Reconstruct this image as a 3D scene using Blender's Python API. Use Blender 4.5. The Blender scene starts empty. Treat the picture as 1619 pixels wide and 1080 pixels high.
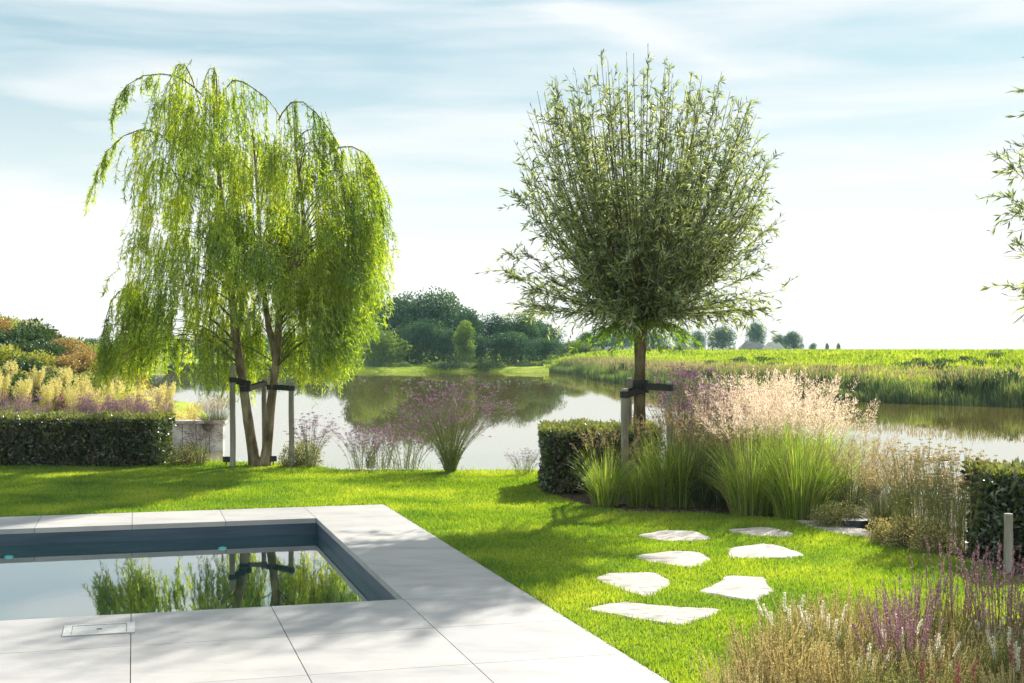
import bpy, math, random
import numpy as np
from mathutils import Vector
S = bpy.context.scene
random.seed(7); R = np.random.RandomState(11)
rad = math.radians

# ------------------------------------------------------------------ camera, sky, sun, exposure
F, CX, HY, H = 2080.0, 809.5, 552.0, 1.65        # focal length in photo pixels, centre column, horizon row, eye height
cam = bpy.data.cameras.new('camera'); co = bpy.data.objects.new('camera', cam); S.collection.objects.link(co); S.camera = co
cam.sensor_width = 36; cam.lens = 36*F/1619.0; cam.clip_start = .05; cam.clip_end = 5000
co.location = (0, 0, H); co.rotation_euler = (rad(90)+math.atan((HY-540)/F), 0, 0)
S.view_settings.view_transform = 'Standard'; S.view_settings.look = 'None'; S.view_settings.gamma = 1
S.view_settings.exposure = 1.15
SUN_AZ, SUN_EL = rad(26), rad(31)                 # to the right of straight ahead, behind the garden
w = bpy.data.worlds.new('World'); S.world = w; w.use_nodes = True
wn, wl = w.node_tree.nodes, w.node_tree.links
wn.clear()
wo = wn.new('ShaderNodeOutputWorld'); bg = wn.new('ShaderNodeBackground'); bg.inputs['Strength'].default_value = .055
sky = wn.new('ShaderNodeTexSky'); sky.sky_type = 'NISHITA'; sky.sun_disc = False
sky.sun_elevation = SUN_EL; sky.sun_rotation = SUN_AZ
sky.altitude = 0; sky.air_density = 1.0; sky.dust_density = .5; sky.ozone_density = 3.0
def wnode(t, **k):
    n = wn.new(t)
    for a, b in k.items(): setattr(n, a, b)
    return n
def wmath(op, a, b=None, c=None):
    n = wn.new('ShaderNodeMath'); n.operation = op
    for i, v in enumerate((a, b, c)):
        if v is None: continue
        if isinstance(v, (int, float)): n.inputs[i].default_value = v
        else: wl.new(v, n.inputs[i])
    return n.outputs[0]
tc = wn.new('ShaderNodeTexCoord')
mp = wn.new('ShaderNodeMapping'); mp.inputs['Rotation'].default_value = (0, rad(11), 0); mp.inputs['Scale'].default_value = (1.0, 1.0, 9.0)
wl.new(tc.outputs['Generated'], mp.inputs['Vector'])
nz = wn.new('ShaderNodeTexNoise'); nz.inputs['Scale'].default_value = 3.0; nz.inputs['Detail'].default_value = 6; nz.inputs['Roughness'].default_value = .5
nz.inputs['Distortion'].default_value = .3
wl.new(mp.outputs['Vector'], nz.inputs['Vector'])
cl = wn.new('ShaderNodeMapRange'); cl.inputs['From Min'].default_value = .40; cl.inputs['From Max'].default_value = .62
wl.new(nz.outputs['Fac'], cl.inputs['Value'])
sx = wn.new('ShaderNodeSeparateXYZ'); wl.new(tc.outputs['Generated'], sx.inputs[0])
# one long vapour trail: a soft band along a great circle
tr = wmath('ADD', wmath('MULTIPLY', sx.outputs['X'], .36), wmath('SUBTRACT', sx.outputs['Z'], .268))
tr = wmath('ADD', tr, wmath('MULTIPLY', wmath('SUBTRACT', nz.outputs['Fac'], .5), .03))
tr = wmath('SUBTRACT', 1.0, wmath('MULTIPLY', wmath('ABSOLUTE', tr), 55.0)); tr = wmath('MULTIPLY', wmath('MAXIMUM', tr, 0.0), wmath('MULTIPLY', wmath('MINIMUM', wmath('MAXIMUM', wmath('MULTIPLY', wmath('SUBTRACT', .2, sx.outputs['X']), 9.0), 0.0), 1.0), .6))
up = wn.new('ShaderNodeMapRange'); up.inputs['From Min'].default_value = .27; up.inputs['From Max'].default_value = .45; up.inputs['To Max'].default_value = .25
wl.new(sx.outputs['Z'], up.inputs['Value'])      # extra cloud overhead, out of view, added as fill light
fac = wmath('MINIMUM', wmath('ADD', wmath('ADD', wmath('MULTIPLY', cl.outputs[0], .8), tr), up.outputs[0]), .95)
mix = wn.new('ShaderNodeMix'); mix.data_type = 'RGBA'
CLOUD = mix.inputs['B']; CLOUD.default_value = (8.0, 8.3, 8.5, 1)
tn = wn.new('ShaderNodeMix'); tn.data_type = 'RGBA'; tn.blend_type = 'MULTIPLY'; tn.inputs['Factor'].default_value = 1
tn.inputs['B'].default_value = (.84, .98, .92, 1); wl.new(sky.outputs[0], tn.inputs['A'])
wl.new(fac, mix.inputs['Factor']); ev = wn.new('ShaderNodeMix'); ev.data_type = 'RGBA'; ev.inputs['Factor'].default_value = .68; ev.inputs['B'].default_value = (4.2, 5.8, 6.2, 1)   # thin even veil of high cloud
wl.new(tn.outputs['Result'], ev.inputs['A']); wl.new(ev.outputs['Result'], mix.inputs['A'])
# white moist air low over the horizon
hzr = wn.new('ShaderNodeMapRange'); hzr.interpolation_type = 'SMOOTHSTEP'; wl.new(sx.outputs['Z'], hzr.inputs['Value'])
hzr.inputs['From Min'].default_value = -.02; hzr.inputs['From Max'].default_value = .26; hzr.inputs['To Min'].default_value = .97; hzr.inputs['To Max'].default_value = 0
m2 = wn.new('ShaderNodeMix'); m2.data_type = 'RGBA'; wl.new(hzr.outputs[0], m2.inputs['Factor']); wl.new(mix.outputs['Result'], m2.inputs['A']); m2.inputs['B'].default_value = (9.8, 9.65, 9.35, 1)
wl.new(m2.outputs['Result'], bg.inputs['Color']); wl.new(bg.outputs[0], wo.inputs[0])
sd = Vector((math.sin(SUN_AZ)*math.cos(SUN_EL), math.cos(SUN_AZ)*math.cos(SUN_EL), math.sin(SUN_EL)))
sl = bpy.data.lights.new('sun', 'SUN'); sl.energy = 5.0; sl.angle = rad(.9); sl.color = (1.0, .93, .82)
so = bpy.data.objects.new('sun', sl); S.collection.objects.link(so); so.rotation_euler = sd.to_track_quat('Z', 'Y').to_euler(); so.location = (30, 60, 40)
S.cycles.max_bounces = 8; S.cycles.transparent_max_bounces = 12; S.cycles.transmission_bounces = 4

# ------------------------------------------------------------------ helpers
def G(px, py, z=0.0):                             # point of the level z that the photo shows at that pixel
    Y = F*(H-z)/(py-HY); return np.array([(px-CX)*Y/F, Y, z])
def AT(px, py, Y): return np.array([(px-CX)*Y/F, Y, H-(py-HY)*Y/F])
def nrm(v): return v/np.maximum(np.linalg.norm(v, axis=-1, keepdims=True), 1e-9)
class MB:                                         # collects vertices and faces for ONE mesh
    def __init__(s): s.v = []; s.f = []; s.n = 0
    def add(s, V, Fc):
        V = np.asarray(V, float).reshape(-1, 3); s.v.append(V)
        if isinstance(Fc, np.ndarray): s.f.append(Fc+s.n)
        else:
            for q in Fc: s.f.append(np.array([q])+s.n)
        s.n += len(V); return s
    def leaves(s, P, D, L, W):                    # folded pointed leaves: base, two sides, tip
        P = np.asarray(P, float); n = len(P)
        if n == 0: return s
        D = nrm(np.asarray(D, float)); L = np.broadcast_to(L, (n,))[:, None]; W = np.broadcast_to(W, (n,))[:, None]
        sd_ = nrm(np.cross(D, R.normal(size=(n, 3)))); up = np.cross(sd_, D)
        m = P+D*L*.45+up*W*.18
        V = np.stack([P, m+sd_*W*.5, P+D*L-up*L*.08, m-sd_*W*.5], 1)
        return s.add(V, np.arange(n*4).reshape(n, 4))
    def ribbons(s, paths, wd):                    # (M,n,3) paths, (n,) or (M,n) widths
        paths = np.asarray(paths, float); M, n, _ = paths.shape
        wd = np.broadcast_to(wd, (M, n))[..., None]
        a = R.uniform(0, 2*np.pi, M); sd_ = np.stack([np.cos(a), np.sin(a), 0*a], 1)[:, None]
        V = np.stack([paths-sd_*wd/2, paths+sd_*wd/2], 2)      # M,n,2,3
        i = (np.arange(M)[:, None]*n+np.arange(n-1)[None])*2
        i = i.reshape(-1)
        return s.add(V, np.stack([i, i+1, i+3, i+2], 1))
    def tubes(s, paths, r, k=4):
        paths = np.asarray(paths, float); M, n, _ = paths.shape; r = np.broadcast_to(r, (M, n))
        t = nrm(np.gradient(paths, axis=1)); ref = np.where(np.abs(t[..., 2:3]) > .9, [1., 0, 0], [0., 0, 1.])
        ref = np.broadcast_to(ref[:, :1], t.shape)
        u = nrm(np.cross(t, ref)); v = np.cross(t, u)
        a = np.arange(k)*2*np.pi/k
        V = paths[:, :, None]+(u[:, :, None]*np.cos(a)[:, None]+v[:, :, None]*np.sin(a)[:, None])*r[..., None, None]
        b = (np.arange(M)[:, None, None]*n+np.arange(n-1)[None, :, None])*k
        j = np.arange(k)[None, None]; j2 = (j+1) % k
        q = np.stack([b+j, b+j2, b+k+j2, b+k+j], -1).reshape(-1, 4)
        return s.add(V, q)
    def box(s, c, d, rz=0, tilt=0):
        c = np.array(c, float); d = np.array(d, float)/2
        V = np.array([[x, y, z] for z in (-1, 1) for x, y in ((-1, -1), (1, -1), (1, 1), (-1, 1))])*d
        cr, sr = math.cos(rz), math.sin(rz); V = V@np.array([[cr, sr, 0], [-sr, cr, 0], [0, 0, 1]])
        return s.add(V+c, np.array([[3, 2, 1, 0], [4, 5, 6, 7], [0, 1, 5, 4], [1, 2, 6, 5], [2, 3, 7, 6], [3, 0, 4, 7]]))
    def prism(s, poly, z0, z1):                   # closed prism on a ground polygon (counter-clockwise)
        p = np.array(poly, float)[:, :2]; n = len(p)
        V = np.vstack([np.c_[p, np.full(n, z0)], np.c_[p, np.full(n, z1)]])
        return s.add(V, [list(range(n-1, -1, -1)), list(range(n, 2*n))]+[[i, (i+1) % n, n+(i+1) % n, n+i] for i in range(n)])
    def mesh(s, name, smooth=False):
        V = np.concatenate(s.v); me = bpy.data.meshes.new(name)
        tot = np.concatenate([np.full(len(f), f.shape[1]) for f in s.f]); idx = np.concatenate([f.reshape(-1) for f in s.f])
        me.vertices.add(len(V)); me.vertices.foreach_set('co', V.astype(np.float32).reshape(-1))
        me.loops.add(len(idx)); me.loops.foreach_set('vertex_index', idx.astype(np.int32))
        me.polygons.add(len(tot)); me.polygons.foreach_set('loop_start', np.concatenate([[0], np.cumsum(tot)[:-1]]).astype(np.int32))
        me.polygons.foreach_set('loop_total', tot.astype(np.int32))
        me.polygons.foreach_set('use_smooth', np.full(len(tot), smooth)); me.update(calc_edges=True); me.validate()
        return me
def obj(name, mb, mat, parent=None, smooth=False):
    me = mb.mesh(name, smooth) if isinstance(mb, MB) else mb
    for m in (mat if isinstance(mat, list) else [mat]): me.materials.append(m)
    o = bpy.data.objects.new(name, me); S.collection.objects.link(o); o.parent = parent; return o
def tag(o, label=None, cat=None, group=None, kind=None):
    if label: o['label'] = label
    if cat: o['category'] = cat
    if group: o['group'] = group
    if kind: o['kind'] = kind
    return o
def thing(name, label, cat, loc=(0, 0, 0), rz=0, group=None, sc=1):
    o = bpy.data.objects.new(name, None); S.collection.objects.link(o); o.location = tuple(loc); o.rotation_euler = (0, 0, rz)
    o.scale = (sc, sc, sc) if isinstance(sc, (int, float)) else sc; o.empty_display_size = .2
    return tag(o, label, cat, group)
def dup(root, loc, rz=0, sc=1, label=None, group=None):
    r = root.copy(); S.collection.objects.link(r); r.location = tuple(loc); r.rotation_euler = (0, 0, rz)
    r.scale = (sc, sc, sc) if isinstance(sc, (int, float)) else sc
    if label: r['label'] = label
    if group: r['group'] = group
    for ch in list(root.children):
        c = ch.copy(); S.collection.objects.link(c); c.parent = r
        for g in list(ch.children):
            d = g.copy(); S.collection.objects.link(d); d.parent = c
    return r
class Kind:                                       # a prototype that is moved to its first place, then copied
    def __init__(s, root): s.r = root; s.used = False
    def put(s, loc, rz=0, sc=1, label=None, group=None):
        if s.used: return dup(s.r, loc, rz, sc, label, group)
        s.used = True; r = s.r; r.location = tuple(loc); r.rotation_euler = (0, 0, rz)
        r.scale = (sc, sc, sc) if isinstance(sc, (int, float)) else sc
        if label: r['label'] = label
        if group: r['group'] = group
        return r
def sph(n):
    return nrm(R.normal(size=(n, 3)))

ORD = 'first second third fourth fifth sixth seventh eighth ninth tenth eleventh twelfth thirteenth fourteenth fifteenth sixteenth seventeenth eighteenth nineteenth twentieth'.split()
def ordw(i):
    if i < 20: return ORD[i]
    t_, u_ = divmod(i+1, 10); tens = {2: 'twenty', 3: 'thirty', 4: 'forty', 5: 'fifty', 6: 'sixty'}[t_]
    return tens+'-'+ORD[u_-1] if u_ else tens[:-1]+'ieth'
def order_labels(lst, fmt):                       # lst of things; says each one's place from the left of the photo
    lst = sorted(lst, key=lambda o: o.location.x/o.location.y)
    for i, o in enumerate(lst): o['label'] = fmt.format(ordw(i))

# ------------------------------------------------------------------ materials
def mat(name):
    m = bpy.data.materials.new(name); m.use_nodes = True; nt = m.node_tree; nt.nodes.clear()
    o = nt.nodes.new('ShaderNodeOutputMaterial'); return m, nt.nodes, nt.links, o
def noise(N, L, scale, detail=4, rough=.55, vec='Object', stretch=None):
    t = N.new('ShaderNodeTexCoord'); n = N.new('ShaderNodeTexNoise'); n.inputs['Scale'].default_value = scale
    n.inputs['Detail'].default_value = detail; n.inputs['Roughness'].default_value = rough
    if stretch:
        m = N.new('ShaderNodeMapping'); m.inputs['Scale'].default_value = stretch; L.new(t.outputs[vec], m.inputs[0]); L.new(m.outputs[0], n.inputs['Vector'])
    else: L.new(t.outputs[vec], n.inputs['Vector'])
    return n.outputs['Fac']
def ramp(N, L, f, stops):
    r = N.new('ShaderNodeValToRGB'); e = r.color_ramp.elements
    while len(e) < len(stops): e.new(.5)
    for i, (p, c) in enumerate(stops): e[i].position = p; e[i].color = (*c, 1)
    L.new(f, r.inputs[0]); return r.outputs[0]
def solid(name, stops, scale=3, rough=.8, bump=0, bscale=30, spec=.4, stretch=None, metal=0, detail=5, bdist=.01):
    m, N, L, o = mat(name); p = N.new('ShaderNodeBsdfPrincipled')
    f = noise(N, L, scale, detail, stretch=stretch); L.new(ramp(N, L, f, stops), p.inputs['Base Color'])
    p.inputs['Roughness'].default_value = rough; p.inputs['Specular IOR Level'].default_value = spec; p.inputs['Metallic'].default_value = metal
    if bump:
        b = N.new('ShaderNodeBump'); b.inputs['Strength'].default_value = bump; b.inputs['Distance'].default_value = bdist
        L.new(noise(N, L, bscale, 5, stretch=stretch), b.inputs['Height']); L.new(b.outputs[0], p.inputs['Normal'])
    L.new(p.outputs[0], o.inputs[0]); return m
def leafm(name, cols, trans=.45, tint=(1.15, 1.2, .6), gloss=.06, clump=None):
    """leaves: colour varies leaf by leaf; light passes through them"""
    m, N, L, o = mat(name); g = N.new('ShaderNodeNewGeometry')
    n = len(cols); st = [(.06+.88*i/(max(n-1, 1)), c) for i, c in enumerate(cols)]
    f = g.outputs['Random Per Island']
    if clump:
        a = N.new('ShaderNodeMath'); a.operation = 'MULTIPLY'; L.new(f, a.inputs[0]); a.inputs[1].default_value = .45
        b = N.new('ShaderNodeMath'); b.operation = 'MULTIPLY_ADD'; L.new(noise(N, L, clump, 2), b.inputs[0]); b.inputs[1].default_value = 1.5; b.inputs[2].default_value = -.48
        c = N.new('ShaderNodeMath'); c.operation = 'ADD'; L.new(a.outputs[0], c.inputs[0]); L.new(b.outputs[0], c.inputs[1]); f = c.outputs[0]
    col = ramp(N, L, f, st)
    d = N.new('ShaderNodeBsdfDiffuse'); L.new(col, d.inputs[0]); t = N.new('ShaderNodeBsdfTranslucent')
    mu = N.new('ShaderNodeMix'); mu.data_type = 'RGBA'; mu.blend_type = 'MULTIPLY'; mu.inputs['Factor'].default_value = 1
    L.new(col, mu.inputs['A']); mu.inputs['B'].default_value = (*tint, 1); L.new(mu.outputs['Result'], t.inputs[0])
    x = N.new('ShaderNodeMixShader'); x.inputs[0].default_value = trans; L.new(d.outputs[0], x.inputs[1]); L.new(t.outputs[0], x.inputs[2])
    gl = N.new('ShaderNodeBsdfGlossy'); gl.inputs['Roughness'].default_value = .45; gl.inputs['Color'].default_value = (.9, .95, 1, 1)
    y = N.new('ShaderNodeMixShader'); y.inputs[0].default_value = gloss; L.new(x.outputs[0], y.inputs[1]); L.new(gl.outputs[0], y.inputs[2])
    L.new(y.outputs[0], o.inputs[0]); return m
M = {}
M['bark'] = solid('willow_bark', [(.3, (.07, .05, .032)), (.5, (.22, .17, .11)), (.7, (.42, .36, .25))], 9, .95, .9, 22, .1, (1, 1, .35))
M['darkbark'] = solid('pollard_bark', [(.3, (.04, .028, .02)), (.5, (.12, .09, .06)), (.7, (.24, .19, .13))], 9, .95, .9, 22, .1, (1, 1, .35))
M['twig'] = solid('twig_bark', [(.3, (.06, .05, .02)), (.7, (.16, .13, .05))], 12, .8)
M['wood'] = solid('weathered_stake_wood', [(.3, (.20, .18, .15)), (.5, (.33, .30, .26)), (.7, (.45, .42, .37))], 12, .85, .4, 40, .2, (1, 1, .12))
M['rubber'] = solid('black_rubber', [(.3, (.012, .012, .014)), (.7, (.03, .03, .032))], 20, .55)
M['willow'] = leafm('weeping_willow_leaf', [(.06, .14, .03), (.26, .38, .035), (.66, .68, .05)], .6, (1.5, 1.45, .4), .06, .9)
M['pollard'] = leafm('pollard_willow_leaf', [(.05, .08, .035), (.18, .23, .085), (.48, .50, .25)], .5, (1.3, 1.35, .55), .12)
M['sucker'] = leafm('young_willow_leaf', [(.14, .24, .03), (.25, .36, .04)], .65, (1.3, 1.4, .5), .03)
M['lawn'] = leafm('lawn_blade', [(.06, .15, .022), (.23, .35, .025), (.50, .53, .08)], .5, (1.3, 1.3, .4), .05, .9)
M['turf'] = solid('turf_soil', [(.3, (.09, .15, .008)), (.7, (.16, .24, .012))], 8, 1, .6, 60, .1)
M['soil'] = solid('bed_soil', [(.35, (.03, .022, .016)), (.5, (.08, .06, .045)), (.7, (.20, .15, .12))], 14, 1, .9, 40, .1)
M['meadow'] = solid('meadow_turf', [(.35, (.14, .21, .02)), (.5, (.26, .34, .03)), (.65, (.36, .42, .07))], .35, 1, .5, 3, .05, bdist=.3)
M['mud'] = solid('pond_bed_mud', [(.3, (.03, .03, .015)), (.7, (.06, .055, .03))], .5, 1)
def build_paver():
    m, N, L, o = mat('concrete_paver'); p = N.new('ShaderNodeBsdfPrincipled')
    g = N.new('ShaderNodeNewGeometry')
    a = ramp(N, L, noise(N, L, 1.6, 8, .65, stretch=(1, 2.2, 1)), [(.3, (.30, .30, .31)), (.5, (.385, .38, .375)), (.72, (.45, .44, .43))])
    b = ramp(N, L, g.outputs['Random Per Island'], [(0, (.82, .83, .85)), (1, (1, .985, .97))])
    mu = N.new('ShaderNodeMix'); mu.data_type = 'RGBA'; mu.blend_type = 'MULTIPLY'; mu.inputs['Factor'].default_value = 1
    L.new(a, mu.inputs['A']); L.new(b, mu.inputs['B'])
    f2 = ramp(N, L, noise(N, L, 260, 2, .5), [(.3, (.9, .9, .9)), (.5, (1, 1, 1))])
    mv = N.new('ShaderNodeMix'); mv.data_type = 'RGBA'; mv.blend_type = 'MULTIPLY'; mv.inputs['Factor'].default_value = .7
    L.new(mu.outputs['Result'], mv.inputs['A']); L.new(f2, mv.inputs['B']); L.new(mv.outputs['Result'], p.inputs['Base Color'])
    p.inputs['Roughness'].default_value = .55; p.inputs['Specular IOR Level'].default_value = .35
    bu = N.new('ShaderNodeBump'); bu.inputs['Strength'].default_value = .15; bu.inputs['Distance'].default_value = .004
    L.new(noise(N, L, 60, 6), bu.inputs['Height']); L.new(bu.outputs[0], p.inputs['Normal'])
    L.new(p.outputs[0], o.inputs[0]); return m
M['paver'] = build_paver()
M['joint'] = solid('joint_grout', [(.3, (.06, .06, .06)), (.7, (.1, .1, .1))], 20, 1)
M['poolwall'] = solid('pool_wall_lining', [(.3, (.03, .05, .085)), (.5, (.045, .075, .11)), (.7, (.06, .09, .125))], 1.5, .5, .1, 20, .4, (1, 1, 12))
M['poolfloor'] = solid('pool_floor_lining', [(.3, (.03, .5, .45)), (.7, (.05, .6, .55))], 1.2, .6)
M['poolteal'] = solid('teal_pool_lining', [(.3, (.01, .13, .17)), (.7, (.02, .19, .22))], 1.5, .5)
M['steel'] = solid('brushed_cover_steel', [(.3, (.42, .42, .41)), (.7, (.55, .55, .53))], 30, .45, .1, 60, .5)
M['stone'] = solid('flagstone', [(.3, (.15, .14, .125)), (.46, (.33, .305, .28)), (.62, (.43, .40, .37))], 5.5, .8, .7, 9, .3, (1, 2.6, 1), bdist=.02)
M['slate'] = solid('dark_slate', [(.3, (.03, .035, .05)), (.7, (.07, .075, .09))], 8, .6, .5, 20, .4)
def water(name, base, ior, b1, s1, tint=None):
    m, N, L, o = mat(name)
    bu = N.new('ShaderNodeBump'); bu.inputs['Strength'].default_value = b1; bu.inputs['Distance'].default_value = .02
    L.new(noise(N, L, s1[0], 3, .6, stretch=s1[1]), bu.inputs['Height'])
    lw_ = N.new('ShaderNodeLayerWeight'); lw_.inputs['Blend'].default_value = .5; L.new(bu.outputs[0], lw_.inputs['Normal'])
    fr = N.new('ShaderNodeMapRange'); fr.inputs['From Min'].default_value = .1; fr.inputs['From Max'].default_value = ior; fr.inputs['To Min'].default_value = .03; fr.inputs['To Max'].default_value = .97 if tint else .93
    L.new(lw_.outputs['Facing'], fr.inputs['Value'])
    gl = N.new('ShaderNodeBsdfGlossy'); gl.inputs['Roughness'].default_value = .02; L.new(bu.outputs[0], gl.inputs['Normal'])
    if tint: bs = N.new('ShaderNodeBsdfTransparent'); bs.inputs[0].default_value = (*tint, 1)
    else: bs = N.new('ShaderNodeBsdfDiffuse'); bs.inputs[0].default_value = (*base, 1)
    x = N.new('ShaderNodeMixShader'); L.new(fr.outputs[0], x.inputs[0]); L.new(bs.outputs[0], x.inputs[1]); L.new(gl.outputs[0], x.inputs[2])
    L.new(x.outputs[0], o.inputs[0]); return m
M['pond'] = water('pond_water', (.27, .22, .05), 1.0, .03, (1.6, (1, .5, 1)))
M['poolw'] = water('pool_water', None, 1.08, .025, (3.0, (1, .6, 1)), (.6, .95, .95))
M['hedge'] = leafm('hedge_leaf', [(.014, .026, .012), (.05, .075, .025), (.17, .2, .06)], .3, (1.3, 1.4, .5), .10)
M['hedgetop'] = leafm('hedge_top_leaf', [(.10, .13, .03), (.26, .27, .07)], .4, (1.2, 1.2, .6), .1)
M['shrubdark'] = leafm('dark_shrub_leaf', [(.02, .05, .025), (.05, .10, .035), (.11, .17, .05)], .25)
M['olive'] = leafm('olive_shrub_leaf', [(.12, .14, .035), (.28, .29, .08), (.50, .47, .2)], .45, (1.1, 1.1, .7))
M['rust'] = leafm('rusty_shrub_leaf', [(.12, .13, .04), (.30, .20, .08), (.46, .34, .13)], .45, (1.2, 1, .6))
M['yellow'] = leafm('yellow_green_leaf', [(.14, .17, .02), (.28, .30, .04), (.40, .38, .08)], .45)
M['gold'] = leafm('golden_plume', [(.48, .44, .13), (.66, .61, .26), (.78, .72, .4)], .5, (1.1, 1.05, .8), .02)
M['pink'] = leafm('pink_plume', [(.48, .39, .29), (.68, .58, .48), (.82, .75, .66)], .55, (1.15, 1.05, .95), .02)
M['blade'] = leafm('grass_blade', [(.08, .15, .025), (.25, .38, .05), (.55, .62, .20)], .55, (1.2, 1.25, .5), .06)
M['bladedark'] = leafm('dark_grass_blade', [(.045, .07, .03), (.09, .12, .045), (.16, .18, .08)], .4, (1.1, 1.15, .6), .05)  # darker green than the other grass blades
M['straw'] = leafm('straw_blade', [(.25, .2, .09), (.42, .35, .19), (.55, .48, .3)], .45, (1.1, 1, .8), .03)
M['brownspike'] = leafm('brown_seed_spike', [(.20, .14, .07), (.50, .42, .20), (.85, .78, .46)], .35, (1.15, 1.05, .7), .03)
M['purple'] = leafm('purple_flower', [(.06, .02, .06), (.2, .07, .2), (.48, .26, .46)], .35, (1.1, 1, 1.1), .03)
M['violet'] = leafm('violet_salvia_flower', [(.20, .10, .12), (.36, .18, .28), (.56, .38, .38)], .35, (1.1, 1, 1.1), .03)
M['white'] = leafm('white_flower', [(.7, .68, .56), (.85, .84, .74)], .5, (1, 1, .95), .03)
M['crimson'] = leafm('crimson_flower', [(.32, .10, .10), (.5, .22, .2)], .35, (1.1, 1, 1), .03)
M['stemgreen'] = leafm('green_stem', [(.14, .17, .05), (.34, .36, .12)], .2)
M['stempurple'] = leafm('reddish_stem', [(.16, .10, .05), (.28, .2, .1)], .2, (1, 1, 1))
M['farleaf'] = leafm('far_tree_leaf', [(.012, .045, .03), (.04, .10, .045), (.17, .25, .06)], .3, (1.2, 1.3, .6), .03, .25)
M['farlight'] = leafm('light_tree_leaf', [(.08, .13, .025), (.17, .25, .04), (.30, .36, .07)], .4, (1.2, 1.25, .6), .03, .4)
M['fargrey'] = leafm('grey_willow_leaf', [(.10, .13, .07), (.17, .2, .11), (.26, .28, .17)], .35, (1.1, 1.1, .8), .03, .4)
M['reed'] = leafm('reed_blade', [(.04, .075, .03), (.11, .17, .05), (.34, .38, .12)], .42, (1.15, 1.15, .7), .04, .8)
M['reedplume'] = leafm('reed_plume', [(.25, .2, .11), (.42, .36, .22)], .5, (1.1, 1, .8), .02)
M['tuft'] = leafm('dike_grass_tuft', [(.05, .09, .02), (.27, .37, .03), (.50, .52, .10)], .5, (1.2, 1.2, .5), .03, .5)
M['housewall'] = solid('house_brick', [(.3, (.10, .08, .07)), (.7, (.2, .15, .12))], 4, .9)
M['rooftile'] = solid('grey_roof_tile', [(.3, (.16, .16, .17)), (.7, (.28, .28, .29))], 2, .7, .3, 8)
M['paleroof'] = solid('pale_roof_sheet', [(.3, (.45, .43, .4)), (.7, (.6, .57, .53))], 2, .7)
M['glass'] = solid('dark_window_glass', [(.3, (.03, .04, .05)), (.7, (.05, .07, .08))], 2, .08, spec=.8)
M['frame'] = solid('white_window_frame', [(.3, (.7, .7, .68)), (.7, (.8, .8, .78))], 3, .5)
M['quay'] = solid('pale_quay_stone', [(.3, (.22, .2, .17)), (.5, (.42, .4, .36)), (.7, (.6, .57, .52))], 4, .85, .6, 10)
M['metaldark'] = solid('dark_metal', [(.3, (.02, .02, .022)), (.7, (.05, .05, .05))], 20, .45, spec=.5)
def emis(name, c, s):
    m, N, L, o = mat(name); e = N.new('ShaderNodeEmission'); e.inputs[0].default_value = (*c, 1); e.inputs[1].default_value = s
    L.new(e.outputs[0], o.inputs[0]); return m
M['lamp'] = emis('pool_lamp_glow', (.15, .9, .85), .6)

# ------------------------------------------------------------------ layout of the ground
WL = -.6                                          # pond level
PW = [(8.8, 10.8), (6.6, 13.2), (5.0, 15.0), (2.9, 16.9), (.9, 18.1), (-2.2, 18.2), (-3.0, 19.2), (-6, 19.9), (-9, 20.4), (-10.5, 24), (-9.4, 28.9), (-8.3, 29.4), (-7.6, 33), (-9.3, 40), (-15, 52), (-26, 75), (-40, 105), (-50, 150)]
PW += [tuple(G(px, py, WL)[:2]) for px, py in ((60, 584.5), (330, 586), (560, 588), (760, 587.5), (884, 589), (940, 594), (968, 602), (1060, 613), (1180, 622), (1290, 629), (1420, 636), (1619, 642), (1800, 650))]
PW += [(60, 30), (60, -5), (20, 3)]
PW = np.array(PW)
def sdist(P, poly):                               # distance to a polygon, negative inside
    P = np.asarray(P, float); d = np.full(len(P), 1e9); ins = np.zeros(len(P), bool)
    for i in range(len(poly)):
        a, b = poly[i], poly[(i+1) % len(poly)]; ab = b-a
        t = np.clip(((P-a)@ab)/(ab@ab), 0, 1); d = np.minimum(d, np.linalg.norm(P-a-t[:, None]*ab, axis=1))
        c = ((a[1] > P[:, 1]) != (b[1] > P[:, 1])); xi = a[0]+(P[:, 1]-a[1])*ab[0]/(ab[1] if abs(ab[1]) > 1e-9 else 1e-9)
        ins ^= c & (P[:, 0] < xi)
    return np.where(ins, -d, d)
P0 = G(607, 798)[:2]; va = np.array([-597.5, F]); va = va/np.linalg.norm(va); vb = np.array([va[1], -va[0]])
def AB(a, b): return P0+va*a+vb*b                 # deck coordinates: a away from the camera, b to the right
def toAB(P): D = np.asarray(P)-P0; return D@va, D@vb
q0 = toAB(G(503, 820)[None, :2]); q1 = toAB(G(634, 948.5)[None, :2])
A_FAR, A_NEAR, B_POOL = float(q0[0][0]), float(q1[0][0]), float((q0[1][0]+q1[1][0])/2)
def sm(x, a, b): t = np.clip((x-a)/(b-a), 0, 1); return t*t*(3-2*t)
def terrain(P):
    P = np.asarray(P, float); x, y = P[:, 0], P[:, 1]; d = sdist(P, PW)
    near = (y < 24+0*x) | (x < -5.5)
    zn = -1.5+1.5*sm(d, -.9, .35)
    zr = -1.5+1.3*sm(d, -2, .6)+.75*sm(d, .5, 7)+.80*sm(d, 5, 17)-.55*sm(d, 22, 50)
    zm = -1.5+1.35*sm(d, -2, 1)+.3*sm(d, 1, 10)
    k = sm(x, 0, 12); far = zr*k+zm*(1-k)
    z = np.where(near & (y < 75), zn, far)
    z = z+sm(d, .3, 4)*2.6*np.exp(-(((x+17)/5.6)**2+((y-38)/7)**2))*(x < -5)
    a, b = toAB(P)                                # hollow under the deck and the pool
    z = np.where((a < -.35) & (b < -.3) & (a > -15) & (b > -10), -2.2, z)
    return z
def tz(x, y): return float(terrain(np.array([[x, y]]))[0])
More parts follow.
